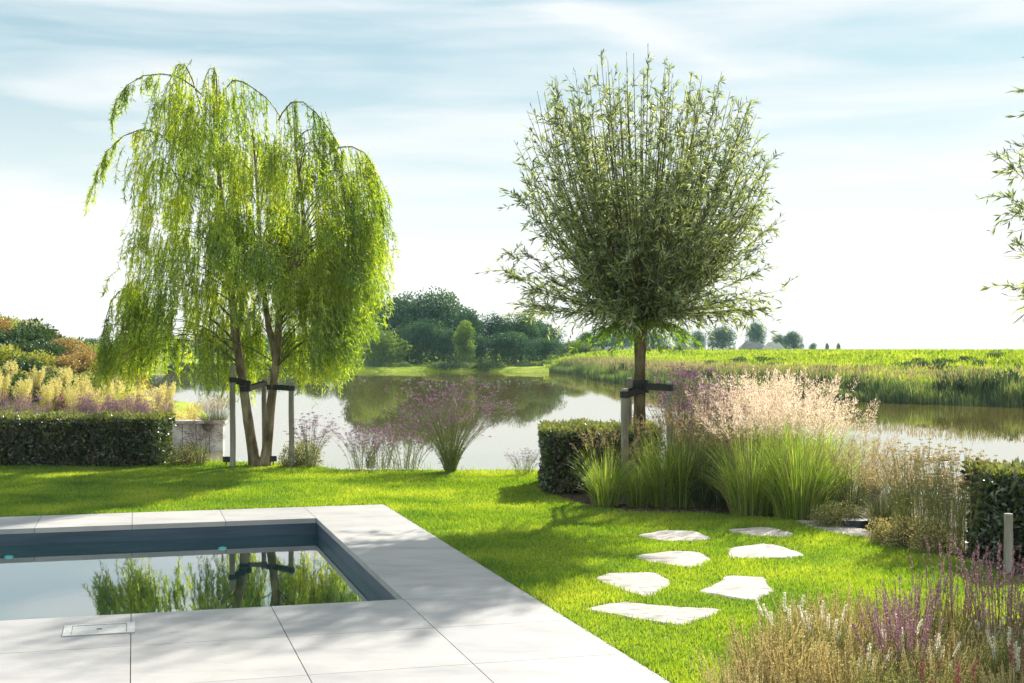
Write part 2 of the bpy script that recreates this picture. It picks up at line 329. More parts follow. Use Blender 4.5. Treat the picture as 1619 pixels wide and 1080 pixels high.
def axis(segs):
    o = []
    for a, b, s in segs: o += list(np.arange(a, b, s))
    return np.array(o+[segs[-1][1]])
gx = axis([(-700, -120, 40), (-120, -40, 6), (-40, -14, 1.2), (-14, 10, .22), (10, 40, .8), (40, 120, 5), (120, 700, 40)])
gy = axis([(-30, 3, 2), (3, 22, .22), (22, 60, .8), (60, 170, 2), (170, 400, 20), (400, 1500, 100)])
XX, YY = np.meshgrid(gx, gy); GP = np.c_[XX.ravel(), YY.ravel()]; GZ = terrain(GP)
nx, ny = len(gx), len(gy)
gm = MB(); ii = (np.arange(ny-1)[:, None]*nx+np.arange(nx-1)[None]).ravel()
gm.add(np.c_[GP, GZ], np.stack([ii, ii+1, ii+nx+1, ii+nx], 1))
BED_R = np.array([G(*p)[:2] for p in ((862, 782), (930, 802), (1010, 812), (1120, 813), (1235, 820), (1330, 838), (1385, 858), (1450, 874), (1540, 890), (1575, 908), (1800, 960), (2300, 900), (1700, 720), (900, 735), (862, 750))])
BED_F = np.array([[.6, 4.0], [.74, 5.3], [.92, 6.2], [1.3, 6.95], [2.0, 7.35], [2.8, 7.75], [4.2, 8.1], [7, 8], [7, 4]])
go = obj('ground', gm, [M['turf'], M['soil'], M['meadow'], M['mud']], smooth=True); tag(go, kind='structure')
fc = np.array([GP[i:i+1][0] for i in ii])+[.1, .1]
mi = np.zeros(len(ii), np.int32); dd = sdist(fc, PW)
mi[(fc[:, 1] > 24) | (fc[:, 0] > 12)] = 2
mi[(sdist(fc, BED_R) < 0) | (sdist(fc, BED_F) < 0) | ((fc[:, 1] < 34) & (fc[:, 0] < 12) & (dd < .3))] = 1
mi[(dd < -1) & (fc[:, 1] < 34) & (fc[:, 0] < 12)] = 3
go.data.polygons.foreach_set('material_index', mi)
pw = MB().prism(sorted([(-140, 8), (130, 8), (130, 190), (-140, 190)], key=lambda p: 0) , WL-.004, WL)
# the water: one flat sheet, the banks rise through it
ws = MB().add([[-140, 9, WL], [130, 9, WL], [130, 172, WL], [-140, 172, WL]], np.array([[0, 1, 2, 3]]))
tag(obj('pond_water', ws, M['pond']), kind='structure')

# ------------------------------------------------------------------ pool and deck
dk = MB(); T = .04; gap = .0025
def slab(a0, a1, b0, b1):
    c = [AB(a0+gap, b0+gap), AB(a0+gap, b1-gap), AB(a1-gap, b1-gap), AB(a1-gap, b0+gap)]
    dk.prism(c, -T, .006)
bs = [0, B_POOL] + [B_POOL-.86*i for i in range(1, 11)]
asn = [0, A_FAR]
for i in range(1, len(bs)):
    b1, b0 = bs[i-1], bs[i]
    slab(A_FAR, 0, b0, b1)                        # far coping row
L_ = A_FAR-A_NEAR; nr = 4
for i in range(nr): slab(A_FAR-L_*(i+1)/nr, A_FAR-L_*i/nr, B_POOL, 0)      # strip along the right side of the pool
a = A_NEAR
while a > -14.5:
    for i in range(1, len(bs)): slab(a-.925, a, bs[i], bs[i-1])
    a -= .925
tag(obj('pool_deck', dk, M['paver']), kind='structure')
bd = MB(); e = .004
def ring(mb, a0, a1, b0, b1, z0, z1): mb.prism([AB(a0, b0), AB(a0, b1), AB(a1, b1), AB(a1, b0)], z0, z1)
ring(bd, A_FAR+.02, -e, bs[-1], -e, -.5, -T-.002); ring(bd, A_NEAR, A_FAR+.02, B_POOL+.02, -e, -.5, -T-.002); ring(bd, -14.5, A_NEAR-.02, bs[-1], -e, -.5, -T-.002)
for b_ in bs[1:-1]:                               # dark mortar in the joints
    ring(bd, A_FAR+.01, -.01, b_-.0024, b_+.0024, -T, .001); ring(bd, -14.4, A_NEAR-.01, b_-.0024, b_+.0024, -T, .001)
tag(obj('deck_bedding', bd, M['joint']), kind='structure')
pb = MB(); z1, zf = -T-.001, -1.45; bl = bs[-1]
def quad3(mb, pts): mb.add(pts, np.array([[0, 1, 2, 3]]))
def P3(a, b, z): p = AB(a, b); return [p[0], p[1], z]
e = .012
quad3(pb, [P3(A_FAR+e, bl, zf), P3(A_FAR+e, B_POOL+e, zf), P3(A_FAR+e, B_POOL+e, z1), P3(A_FAR+e, bl, z1)])
quad3(pb, [P3(A_FAR+e, B_POOL+e, zf), P3(A_NEAR-e, B_POOL+e, zf), P3(A_NEAR-e, B_POOL+e, z1), P3(A_FAR+e, B_POOL+e, z1)])
quad3(pb, [P3(A_NEAR-e, B_POOL+e, zf), P3(A_NEAR-e, bl, zf), P3(A_NEAR-e, bl, z1), P3(A_NEAR-e, B_POOL+e, z1)])
quad3(pb, [P3(A_NEAR-e, bl, zf), P3(A_FAR+e, bl, zf), P3(A_FAR+e, bl, z1), P3(A_NEAR-e, bl, z1)])
pv = MB(); e2 = e+.003; zt_ = zw_ = -.152
quad3(pv, [P3(A_FAR+e-.004, bl, zf), P3(A_FAR+e-.004, B_POOL+.008, zf), P3(A_FAR+e-.004, B_POOL+.008, zt_), P3(A_FAR+e-.004, bl, zt_)])
quad3(pv, [P3(A_FAR+e-.004, B_POOL+.008, zf), P3(A_NEAR-e, B_POOL+.008, zf), P3(A_NEAR-e, B_POOL+.008, zt_), P3(A_FAR+e-.004, B_POOL+.008, zt_)])
tag(obj('pool_lining', pv, M['poolteal']), kind='structure')
pf = MB(); quad3(pf, [P3(A_NEAR-e, bl, zf), P3(A_NEAR-e, B_POOL+e, zf), P3(A_FAR+e, B_POOL+e, zf), P3(A_FAR+e, bl, zf)])
tag(obj('pool_basin', pb, M['poolwall']), kind='structure'); tag(obj('pool_floor', pf, M['poolfloor']), kind='structure')
pq = MB(); zw = -.15; quad3(pq, [P3(A_NEAR-e+.002, bl, zw), P3(A_NEAR-e+.002, B_POOL+e-.002, zw), P3(A_FAR+e-.002, B_POOL+e-.002, zw), P3(A_FAR+e-.002, bl, zw)])
tag(obj('pool_water', pq, M['poolw']), kind='structure')
for px, nm in ((352, 'small round cyan underwater lamp on the far pool wall, nearer the pool corner'), (15, 'small round cyan underwater lamp on the far pool wall, near the photo edge')):
    # on the far wall: intersect the sight line with that wall
    d0 = np.array([(px-CX)/F, 1.0]); k = (P0+va*(A_FAR+e))@va/(d0@va); p = d0*k
    t = thing('pool_light', nm, 'pool light', (p[0], p[1], -.25), math.atan2(vb[1], vb[0]))
    an = np.arange(20)*2*np.pi/20; r1, r2 = .045, .038
    def disc(mb, r, y0, y1):
        V = [[r*math.cos(q), y0, r*math.sin(q)] for q in an]+[[r*math.cos(q), y1, r*math.sin(q)] for q in an]; n = 20
        mb.add(V, [list(range(n)), list(range(2*n-1, n-1, -1))]+[[i, n+i, n+(i+1) % n, (i+1) % n] for i in range(n)])
    b1 = MB(); disc(b1, r1, -.012, -.001); obj('bezel', b1, M['steel'], t)
    b2 = MB(); disc(b2, r2, -.016, -.0125); obj('lens', b2, M['lamp'], t); t.scale = (1, 1, .42)
# skimmer lid set in the deck
c4 = [G(*p)[:2] for p in ((105, 1011), (205, 1007), (207, 984), (114, 986))]; cc = sum(c4)/4
t = thing('skimmer_cover', 'rectangular pale steel skimmer lid set in the paving beside the pool', 'cover', (cc[0], cc[1], .0065), math.atan2(vb[1], vb[0]))
fr = MB(); wx, wy = .40, .30
for x0, x1, y0, y1 in ((-wx/2, wx/2, -wy/2, -wy/2+.028), (-wx/2, wx/2, wy/2-.028, wy/2), (-wx/2, -wx/2+.045, -wy/2+.028, wy/2-.028), (wx/2-.045, wx/2, -wy/2+.028, wy/2-.028)):
    fr.box(((x0+x1)/2, (y0+y1)/2, .003), (x1-x0, y1-y0, .006))
obj('cover_frame', fr, M['steel'], t)
ld = obj('lid', MB().box((0, 0, .001), (wx-.098, wy-.064, .004)), M['steel'], t)
obj('lid_handle', MB().box((0, 0, .0045), (.03, .014, .003)), M['metaldark'], ld)

# ------------------------------------------------------------------ stepping stones
stones = [([(1003, 849), (1040, 841), (1098, 841), (1122, 852), (1110, 856), (1050, 857)], 'long flat pale stepping stone farthest back in the left row'),
 ([(1004, 881), (1060, 873), (1106, 874), (1125, 887), (1098, 899), (1070, 897), (1020, 888)], 'five sided pale stepping stone second from the back in the left row'),
 ([(939, 918), (960, 908), (1040, 907), (1062, 922), (1035, 941), (1012, 944), (975, 932)], 'rounded pale stepping stone, second from the front in the left row'),
 ([(921, 965), (985, 953), (1075, 963), (1142, 965), (1128, 973), (1092, 984), (1070, 990), (1020, 982)], 'widest stepping stone, pointed towards the pool deck, nearest the deck'),
 ([(1099, 937), (1142, 921), (1146, 912), (1210, 915), (1212, 926), (1222, 935), (1190, 952)], 'blocky pale stepping stone nearest the flower bed in the right row'),
 ([(1153, 880), (1152, 869), (1200, 861), (1230, 864), (1277, 880), (1240, 884), (1160, 885)], 'pale stepping stone with grey scratches in the middle of the right row'),
 ([(1148, 839), (1210, 834), (1256, 845), (1250, 852), (1180, 848)], 'small pointed grey stepping stone at the back of the right row'),
 ([(1254, 824), (1290, 824), (1376, 840), (1380, 850), (1340, 848), (1290, 838)], 'narrow shaded stepping stone running up to the flower bed')]
SP = []
for pts, lab in stones:
    g = np.array([G(*p)[:2] for p in pts]); 
    if np.cross(g[1]-g[0], g[2]-g[1]) < 0: g = g[::-1]
    # break the outline a little, like a split slab
    fine = []
    for i in range(len(g)):
        a_, b_ = g[i], g[(i+1) % len(g)]
        for k in range(5): fine.append(a_+(b_-a_)*k/5+R.normal(size=2)*.009)
    g = np.array(fine); g = g.mean(0)+(g-g.mean(0))*1.035
    for _ in range(1): g = (np.roll(g, 1, 0)+2*g+np.roll(g, -1, 0))/4
    SP.append(g); c = g.mean(0); loc = g-c
    n = len(loc); mb = MB(); hs = [(-.05, 1.0, 0), (.004, 1.0, 0), (.012, .96, 0)]
    V = []
    for z, s_, _ in hs: V += [[x*s_, y*s_, z+(0 if z < 0 else R.normal()*.0015)] for x, y in loc]
    V.append([0, 0, .0135]); fcs = []
    for r in range(2): fcs += [[r*n+i, r*n+(i+1) % n, (r+1)*n+(i+1) % n, (r+1)*n+i] for i in range(n)]
    fcs += [[2*n+i, 2*n+(i+1) % n, 3*n] for i in range(n)]
    mb.add(V, fcs); o = obj('stepping_stone', mb, M['stone']); o.location = (c[0], c[1], 0); tag(o, lab, 'stepping stone', 'flat stepping stones in the lawn')
c = G(1350, 833); mb = MB()
mb.prism([(-.14, -.07), (.02, -.11), (.17, -.05), (.13, .09), (-.08, .10)], -.02, .07); o = obj('dark_rock', mb, M['slate']); o.location = c
tag(o, 'dark blue flat rock behind the narrow shaded stepping stone', 'rock')

# ------------------------------------------------------------------ lawn
def lawn_ok(P, spread=0):
    a, b = toAB(P); ok = ~((a < 0.0) & (b < 0.0)); ok &= sdist(P, BED_R) > 0; ok &= sdist(P, BED_F) > 0
    ok &= sdist(P, PW) > .32; ok &= P[:, 1] < 19.6
    for g in SP: ok &= sdist(P, g) > -.02*R.rand(len(P))**2
    return ok
n = 620000
y = 5.2+(19.6-5.2)*R.rand(n)**.85; x = (R.rand(n)*2-1)*(.405*y+.7); P = np.c_[x, y]; P = P[lawn_ok(P)]
n = len(P); z = terrain(P); hgt = R.uniform(.022, .048, n)*(1+.25*np.sin(P[:, 0]*3.1)*np.sin(P[:, 1]*2.3))
D = np.c_[R.normal(0, .38, n), R.normal(0, .38, n), np.ones(n)]
lw = MB().leaves(np.c_[P, z-.004], D, hgt, .0038+.00035*P[:, 1])
tag(obj('lawn_grass', lw, M['lawn']), 'bright green mown lawn grass between the pool deck and the pond', 'grass', kind='stuff')
n = 9000; P = np.c_[R.uniform(-8.5, 5, n), R.uniform(14, 20.5, n)]; d = sdist(P, PW); P = P[(d > -.25) & (d < .5) & (sdist(P, BED_R) > -.3)]; n = len(P)
tag(obj('bank_grass', MB().leaves(np.c_[P, terrain(P)-.005], np.c_[R.normal(0, .45, (n, 2)), np.ones(n)], R.uniform(.05, .17, n), R.uniform(.006, .012, n)), M['blade']), 'longer rough grass along the pond edge of the lawn', 'grass', kind='stuff')

# ------------------------------------------------------------------ stakes with tree ties
def stake(px, py, top, Y=None, lab='', tie_to=None, tie_z=None, r=.038, group=None, lean=0):
    b = G(px, py); h = AT(px, top, b[1])[2]
    t = thing('tree_stake', lab, 'stake', b, group=group); n = 10
    zz = np.linspace(-.05, h, n); path = np.stack([lean*zz/h+.004*np.sin(zz*5), 0*zz, zz], 1)[None]
    mb = MB().tubes(path, np.full(n, r)*(1+.04*R.normal(size=n)), 10)
    top_ = path[0, -1]; an = np.arange(10)*2*np.pi/10
    mb.add([[top_[0]+r*math.cos(q), top_[1]+r*math.sin(q), h] for q in an]+[[top_[0], top_[1], h+.006]], [[i, (i+1) % 10, 10] for i in range(10)])
    obj('post', mb, M['wood'], t, smooth=False)
    if tie_to is not None:                        # flat rubber belt: round the post, across, round the trunk
        zt, tx, ty, tr_ = tie_to; tm = MB(); hw = .035; dx, dy = tx-b[0], ty-b[1]; L0 = math.hypot(dx, dy); ux, uy = dx/L0, dy/L0
        zp = h-.06 if tie_z is None else tie_z
        def band(cx, cy, z, rr):
            a = np.arange(17)*2*np.pi/16; V = []
            for q in a: V += [[cx+rr*math.cos(q), cy+rr*math.sin(q), z-hw], [cx+rr*math.cos(q), cy+rr*math.sin(q), z+hw]]
            tm.add(V, [[2*i, 2*i+2, 2*i+3, 2*i+1] for i in range(16)])
        xo = lean*zp/h
        band(xo, 0, zp, r+.012)
        band(dx, dy, zt, tr_+.014)
        for s_ in (-1, 1):
            o1 = np.array([-uy*s_*(r+.006)+xo, ux*s_*(r+.006)]); o2 = np.array([dx-uy*s_*tr_*.8, dy+ux*s_*tr_*.8])
            tm.add([[*o1, zp-hw], [*o2, zt-hw], [*o2, zt+hw], [*o1, zp+hw]], [[0, 1, 2, 3]])
        obj('rubber_tie', tm, M['rubber'], t)
    return t

# ------------------------------------------------------------------ weeping willow
WB = G(410, 737); mW = WB[1]/F
def wp(px, py, dy=0): return np.array([(px-410)*mW, dy, (737-py)*mW])
wt = thing('weeping_willow', 'tall weeping willow with two leaning trunks and long hanging bright green strands', 'tree', WB)
def spline(pts, n):
    pts = np.array(pts, float); t = np.linspace(0, 1, len(pts)); u = np.linspace(0, 1, n)
    # catmull-like smoothing: interpolate then relax
    q = np.stack([np.interp(u, t, pts[:, i]) for i in range(3)], 1)
    for _ in range(3): q[1:-1] = (q[:-2]+2*q[1:-1]+q[2:])/4
    return q
stemA = spline([wp(405, 745), wp(398, 700), wp(390, 650), wp(384, 600), wp(372, 540, .05), wp(368, 500, .05), wp(362, 440, .1), wp(352, 380, .1), wp(350, 320, .05), wp(342, 250), wp(338, 180), wp(335, 120)], 40)
stemB = spline([wp(418, 745), wp(424, 700), wp(428, 640), wp(436, 590, -.05), wp(442, 540, -.1), wp(442, 500, -.1), wp(455, 450, -.15), wp(474, 410, -.2), wp(484, 370, -.2), wp(482, 320, -.2), wp(470, 250, -.1), wp(466, 190, -.1)], 40)
stemC = spline([wp(437, 575), wp(430, 545, .1), wp(420, 515, .2), wp(412, 470, .3), wp(405, 400, .35), wp(400, 300, .3), wp(395, 200, .2)], 40)
tb = MB(); u = np.linspace(0, 1, 40)
rr = R.normal(0, .03, (3, 40))
tb.tubes(stemA[None], ((.068*(1-u)**.8+.010)+.03*np.exp(-u*25))*(1+rr[0]), 10); tb.tubes(stemB[None], ((.062*(1-u)**.8+.010)+.03*np.exp(-u*25))*(1+rr[1]), 10); tb.tubes(stemC[None], (.045*(1-u)**.8+.01)*(1+rr[2]), 8)
obj('trunk', tb, M['bark'], wt, smooth=True)
Tx = [150, 185, 205, 225, 245, 262, 290, 320, 340, 365, 400, 440, 470, 500, 530, 560, 585, 605]
Ty = [520, 500, 470, 420, 235, 150, 92, 128, 110, 122, 142, 168, 160, 182, 212, 238, 262, 330]
Bx = [150, 185, 210, 240, 270, 300, 330, 350, 400, 440, 480, 520, 545, 575, 605]
By = [560, 640, 600, 600, 590, 530, 590, 645, 600, 600, 625, 620, 590, 500, 400]
strands = []; boughs = []; brr = []
def strand(p, L, out, n=9):
    t = np.linspace(0, 1, n)[:, None]; sway = R.normal(0, .10, 3)*[1, 1, 0]
    return p+np.array([out[0], out[1], 0])*(t**.6)*.16+sway*t**2*L+np.array([0, 0, -1])*L*t
Rr = R
for k in range(462):
    x = Rr.uniform(208, 590) if k < 300 else (Rr.uniform(330, 585) if k < 430 else Rr.uniform(188, 380)); top = np.interp(x, Tx, Ty); bot = np.interp(x, Bx, By)
    dm = 1.35*math.sqrt(max(.05, 1-((x-400)/225)**2)); d = Rr.uniform(-dm, dm)
    if k >= 430: top = max(top, 400)
    top += (d/1.5)**2*130; s_ = Rr.rand()**1.15*.8 if k < 300 else Rr.uniform(.35, .88); ys = top+(bot-top)*s_
    Lm = min(Rr.uniform(.35, 1.25), (bot+Rr.uniform(-30, 12)-ys)*mW)
    if d < .3 and 340 < x < 505: Lm = min(Lm, (Rr.uniform(440, 520)-ys)*mW)
    if Lm < .22: continue
    p = wp(x, ys, d)
    st = stemA if x < 380 and Rr.rand() < .85 else (stemC if x < 430 else stemB)
    zt = min(p[2]-Rr.uniform(.1, .7), st[-1, 2]-.05); zt = max(zt, 1.3); j = int(np.argmin(abs(st[:, 2]-zt)))
    q = st[j]; mid = (q+p)/2+np.array([0, 0, .32*np.linalg.norm((p-q)[:2])+.06]); tt = np.linspace(0, 1, 8)[:, None]
    if k % 3 == 0: boughs.append((1-tt)**2*q+2*tt*(1-tt)*mid+tt**2*p); brr.append(np.linspace(.010, .003, 8))
    oh = (p-q)[:2]; oh = oh/max(np.linalg.norm(oh), .1)
    for m_ in range(Rr.randint(6, 12)):
        strands.append(strand(p+Rr.normal(0, 1, 3)*[.09, .09, .08], Lm*Rr.uniform(.35, 1.1), oh*Rr.uniform(.1, 1.2)))
def arch(pts, hang, dens=26, Lr=(60, 110)):
    q = spline([wp(*p) for p in pts], 14); boughs.append(q[np.linspace(0, 13, 8).astype(int)]); brr.append(np.linspace(.012, .003, 8))
    strands.append(q[np.linspace(2, 13, 9).astype(int)])
    for k in range(dens):
        i = Rr.uniform(hang*13, 13); p = q[int(i)]+(q[min(int(i)+1, 13)]-q[int(i)])*(i % 1)
        strands.append(strand(p+Rr.normal(0, .015, 3), Rr.uniform(*Lr)*mW*Rr.uniform(.6, 1), (q[-1]-q[0])[:2]*.2))
arch([(318, 150, .1), (290, 118, .1), (262, 112, .15), (225, 110, .2), (195, 122, .2), (178, 150, .2), (166, 185, .2)], .35, 20, (20, 60))
arch([(300, 260, -.2), (270, 215, -.25), (240, 205, -.3), (210, 213, -.3), (185, 235, -.35), (165, 270, -.35), (152, 325, -.35)], .3, 22, (20, 60))
arch([(300, 330, .2), (265, 260, .3), (240, 235, .4), (222, 250, .5), (208, 290, .5), (200, 340, .5)], .2, 16, (20, 60))
arch([(320, 190, .2), (300, 120, .15), (288, 92, .1), (275, 98, .1), (262, 130, .1), (252, 170, .1)], .2, 16, (40, 120))
arch([(345, 160, -.1), (345, 112, -.1), (335, 105, -.1), (325, 125, -.1), (318, 165, -.1)], .2, 12, (40, 120))
arch([(350, 150, 0), (368, 118, 0), (395, 135, .1), (425, 155, .1), (445, 190, .1)], .2, 16, (40, 110))
arch([(440, 190, 0), (455, 158, 0), (480, 155, 0), (510, 190, -.1), (530, 215, -.1), (545, 250, -.1)], .15, 30, (40, 130))
arch([(500, 260, 0), (530, 228, 0), (560, 230, 0), (585, 245, -.1), (598, 280, -.1), (603, 330, -.1)], .2, 34, (30, 100))
for x_, y_, L_ in ((498, 500, 1.0), (520, 480, 1.25), (540, 500, .9), (512, 520, .9), (478, 560, .5), (532, 540, .7), (345, 520, 1.1), (335, 540, .9), (352, 560, .7), (550, 470, .8)):
    for m_ in range(12): strands.append(strand(wp(x_, y_, Rr.uniform(-.5, .5))+Rr.normal(0, .09, 3), L_*Rr.uniform(.5, 1), (.1, 0)))
arch([(560, 380, 0), (575, 360, 0), (592, 358, 0), (602, 368, 0), (606, 385, 0)], .3, 6, (15, 40))
arch([(230, 470, -.3), (215, 455, -.5), (198, 470, -.6), (186, 510, -.6), (178, 560, -.6)], .1, 22, (40, 90))
st = np.array(strands); bo = np.array(boughs); br = np.array(brr)
tw = MB().tubes(bo, br, 5); tw.tubes(st[:, ::2], np.linspace(.0035, .0012, 5), 3)
obj('branches', tw, M['twig'], wt)
lf = MB(); per = 38; ns = len(st)
tpar = R.rand(ns, per)**.9; i0 = np.minimum((tpar*8).astype(int), 7); fr_ = tpar*8-i0
seg = np.take_along_axis(st, i0[..., None], 1)*(1-fr_[..., None])+np.take_along_axis(st, (i0+1)[..., None], 1)*fr_[..., None]
dv = nrm(np.take_along_axis(st, (i0+1)[..., None], 1)-np.take_along_axis(st, i0[..., None], 1))
Pl = seg.reshape(-1, 3); Dl = dv.reshape(-1, 3)+R.normal(0, .6, (ns*per, 3)); Dl[:, 2] -= .1
lf.leaves(Pl, Dl, R.uniform(.05, .105, len(Pl)), R.uniform(.010, .017, len(Pl)))
obj('crown', lf, M['willow'], wt); print('willow leaves', len(Pl), 'strands', ns)
def wtie(px, py, tr_=.07): p = wp(px, py); return (p[2], WB[0]+p[0], WB[1]+p[1], tr_)
gs = 'round wooden stakes supporting the weeping willow'
stake(368, 739, 578, lab='tall pale stake on the left of the weeping willow', tie_to=wtie(388, 606), group=gs, r=.04, tie_z=(739-602)*mW)
stake(418, 733, 600, lab='stake standing between and behind the two willow trunks', tie_to=wtie(388, 615), group=gs, r=.036)
stake(461, 740, 607, lab='stake on the right of the weeping willow', tie_to=wtie(431, 612), group=gs, r=.038)

# ------------------------------------------------------------------ pollard willows
PBs = G(1013, 794); mP = PBs[1]/F
def make_pollard():
    t = thing('pollard_willow', '', 'tree', PBs)
    hz = (794-505)*mP; n = 26; zz = np.linspace(-.05, hz, n); path = np.stack([-.012*np.sin(zz*1.6)+.0, .01*np.sin(zz*2), zz], 1)
    r_ = np.interp(zz, [0, .12, .5, hz-.35, hz-.12, hz], [.085, .070, .065, .06, .075, .105])*(1+R.normal(0, .03, n))
    tb = MB().tubes(path[None], r_[None], 14)
    k = sph(90); k = k[k[:, 2] > -.6]; hp = np.array([0, 0, hz])
    kb = np.stack([hp+k*.05, hp+k*.13, hp+k*.17+[0, 0, .02]], 1); tb.tubes(kb, np.array([.06, .045, .015]), 6)
    obj('trunk', tb, M['darkbark'], t, smooth=True)
    NS = 300; az = R.uniform(0, 2*np.pi, NS); rho = 1.58*R.rand(NS)**.5
    zhi = np.interp(rho, [0, .5, .9, 1.15, 1.35, 1.5, 1.62], [2.9, 2.78, 2.58, 2.42, 2.0, 1.5, 1.0]); zlo = np.interp(rho, [0, .6, 1.1, 1.4, 1.62], [.8, .2, -.14, -.08, .12])
    ze = zlo+(zhi-zlo)*R.rand(NS)**.78*R.uniform(.93, 1.04, NS); ze[:3] = [3.0, 2.9, 2.9]; rho[:3] = [.38, .3, .15]; az[:3] = [-.5, 3.0, 2]
    hi_ = np.arange(NS) % 5 < 2; ze[hi_] = (zhi*R.uniform(.86, 1.03, NS))[hi_]
    hd = np.stack([np.cos(az), np.sin(az), 0*az], 1); end = hp+hd*rho[:, None]+np.array([0, 0, 1.])*ze[:, None]
    ctl = hp+hd*(rho*R.uniform(.5, .85, NS))[:, None]+np.array([0, 0, 1.])*(ze*R.uniform(.28, .42, NS)+.08)[:, None]
    u = np.linspace(0, 1, 12)[None, :, None]; st = (1-u)**2*hp+2*u*(1-u)*ctl[:, None]+u**2*end[:, None]
    rch = np.linalg.norm(end-hp, axis=1)
    tw = MB().tubes(st, np.outer(rch/2.6, np.linspace(.012, .0018, 12)), 4)
    # side twigs
    NT = 16; tp = R.uniform(.12, .97, (NS, NT)); i = (tp*11).astype(int); f = tp*11-i
    a = np.take_along_axis(st, i[..., None], 1); b = np.take_along_axis(st, (i+1)[..., None], 1); p = (a+(b-a)*f[..., None]).reshape(-1, 3); d = nrm(b-a).reshape(-1, 3)
    td = nrm(d+R.normal(0, .62, p.shape)+[0, 0, .02]); tl = R.uniform(.10, .40, len(p))*(1.15-.45*tp.ravel())
    v = np.linspace(0, 1, 5); tpath = p[:, None]+td[:, None]*(tl[:, None]*v)[..., None]+np.array([0, 0, -.05])*(v**2)[None, :, None]
    tw.tubes(tpath, np.linspace(.003, .001, 5), 3)
    obj('branches', tw, M['twig'], t)
    lf = MB(); per = 9; sp_ = R.rand(len(p), per)*3.99; i = sp_.astype(int); f = sp_-i
    a = np.take_along_axis(tpath, i[..., None], 1); b = np.take_along_axis(tpath, (i+1)[..., None], 1)
    LP = (a+(b-a)*f[..., None]).reshape(-1, 3); LD = nrm(b-a).reshape(-1, 3)+R.normal(0, .5, LP.shape)
    tp2 = R.uniform(.3, 1, (NS, 18)); i = np.minimum((tp2*11).astype(int), 10); f = tp2*11-i
    a = np.take_along_axis(st, i[..., None], 1); b = np.take_along_axis(st, (i+1)[..., None], 1)
    LP2 = (a+(b-a)*f[..., None]).reshape(-1, 3); LD2 = nrm(b-a).reshape(-1, 3)+R.normal(0, .55, LP2.shape)
    # dense skirt round the head
    nq = 1800; kk = sph(nq)*R.uniform(.25, 1, (nq, 1))**.7*[.62, .62, .42]; LP3 = hp+kk+[0, 0, .22]; LD3 = nrm(kk)+R.normal(0, .6, kk.shape)-[0, 0, .4]
    LPa = np.vstack([LP, LP2, LP3]); LDa = np.vstack([LD, LD2, LD3])
    lf.leaves(LPa, LDa, R.uniform(.055, .11, len(LPa)), R.uniform(.012, .019, len(LPa)))
    obj('crown', lf, M['pollard'], t); print('pollard leaves', len(LPa))
    # young shoots drooping under the head
    NQ = 90; az = R.uniform(0, 2*np.pi, NQ); L_ = R.uniform(.2, .85, NQ); v = np.linspace(0, 1, 7)
    dh = np.stack([np.cos(az)*1.05, np.sin(az), 0*az], 1)
    sp = hp+[0, 0, -.02]+dh[:, None]*(L_[:, None]*v*.95)[..., None]+np.array([0, 0, 1.])*(.16*v-(.5*L_+.10)[:, None]*v**2)[..., None]
    tm = MB().tubes(sp, np.linspace(.004, .0012, 7), 3); s2 = R.rand(NQ, 34)*5.99; i = s2.astype(int); f = s2-i
    a = np.take_along_axis(sp, i[..., None], 1); b = np.take_along_axis(sp, (i+1)[..., None], 1)
    q = (a+(b-a)*f[..., None]).reshape(-1, 3); dq = nrm(b-a).reshape(-1, 3)+R.normal(0, .5, q.shape)
    tm.leaves(q, dq, R.uniform(.05, .095, len(q)), R.uniform(.01, .016, len(q)))
    obj('young_shoots', tm, M['sucker'], t)
    return t
pol = make_pollard(); pol['label'] = 'pollard willow with straight trunk and broad round grey green crown beside the middle hedge'; pol['group'] = 'pollard willows'
dup(pol, (5.42, 10.3, 0), 2.1, 1.0, 'pollard willow beyond the right photo edge, only its outer twigs in view', 'pollard willows')
def ptie(z, dx=0): return (z, PBs[0]+dx, PBs[1], .075)
gs = 'wooden stakes supporting the middle pollard willow'
stake(988, 796, 615, lab='pale stake in front of and left of the pollard trunk', tie_to=ptie((794-616)*mP), group=gs, r=.042)
stake(995, 775, 598, lab='brown stake half hidden behind the pollard trunk', tie_to=ptie((794-606)*mP), group=gs, r=.034)
stake(1062, 796, 604, lab='stake on the right of the pollard trunk among purple flowers', tie_to=ptie((794-611)*mP), group=gs, r=.036, lean=-.03)
stake(1593, 905, 812, lab='short pale stake in front of the hedge at the right edge', r=.032)

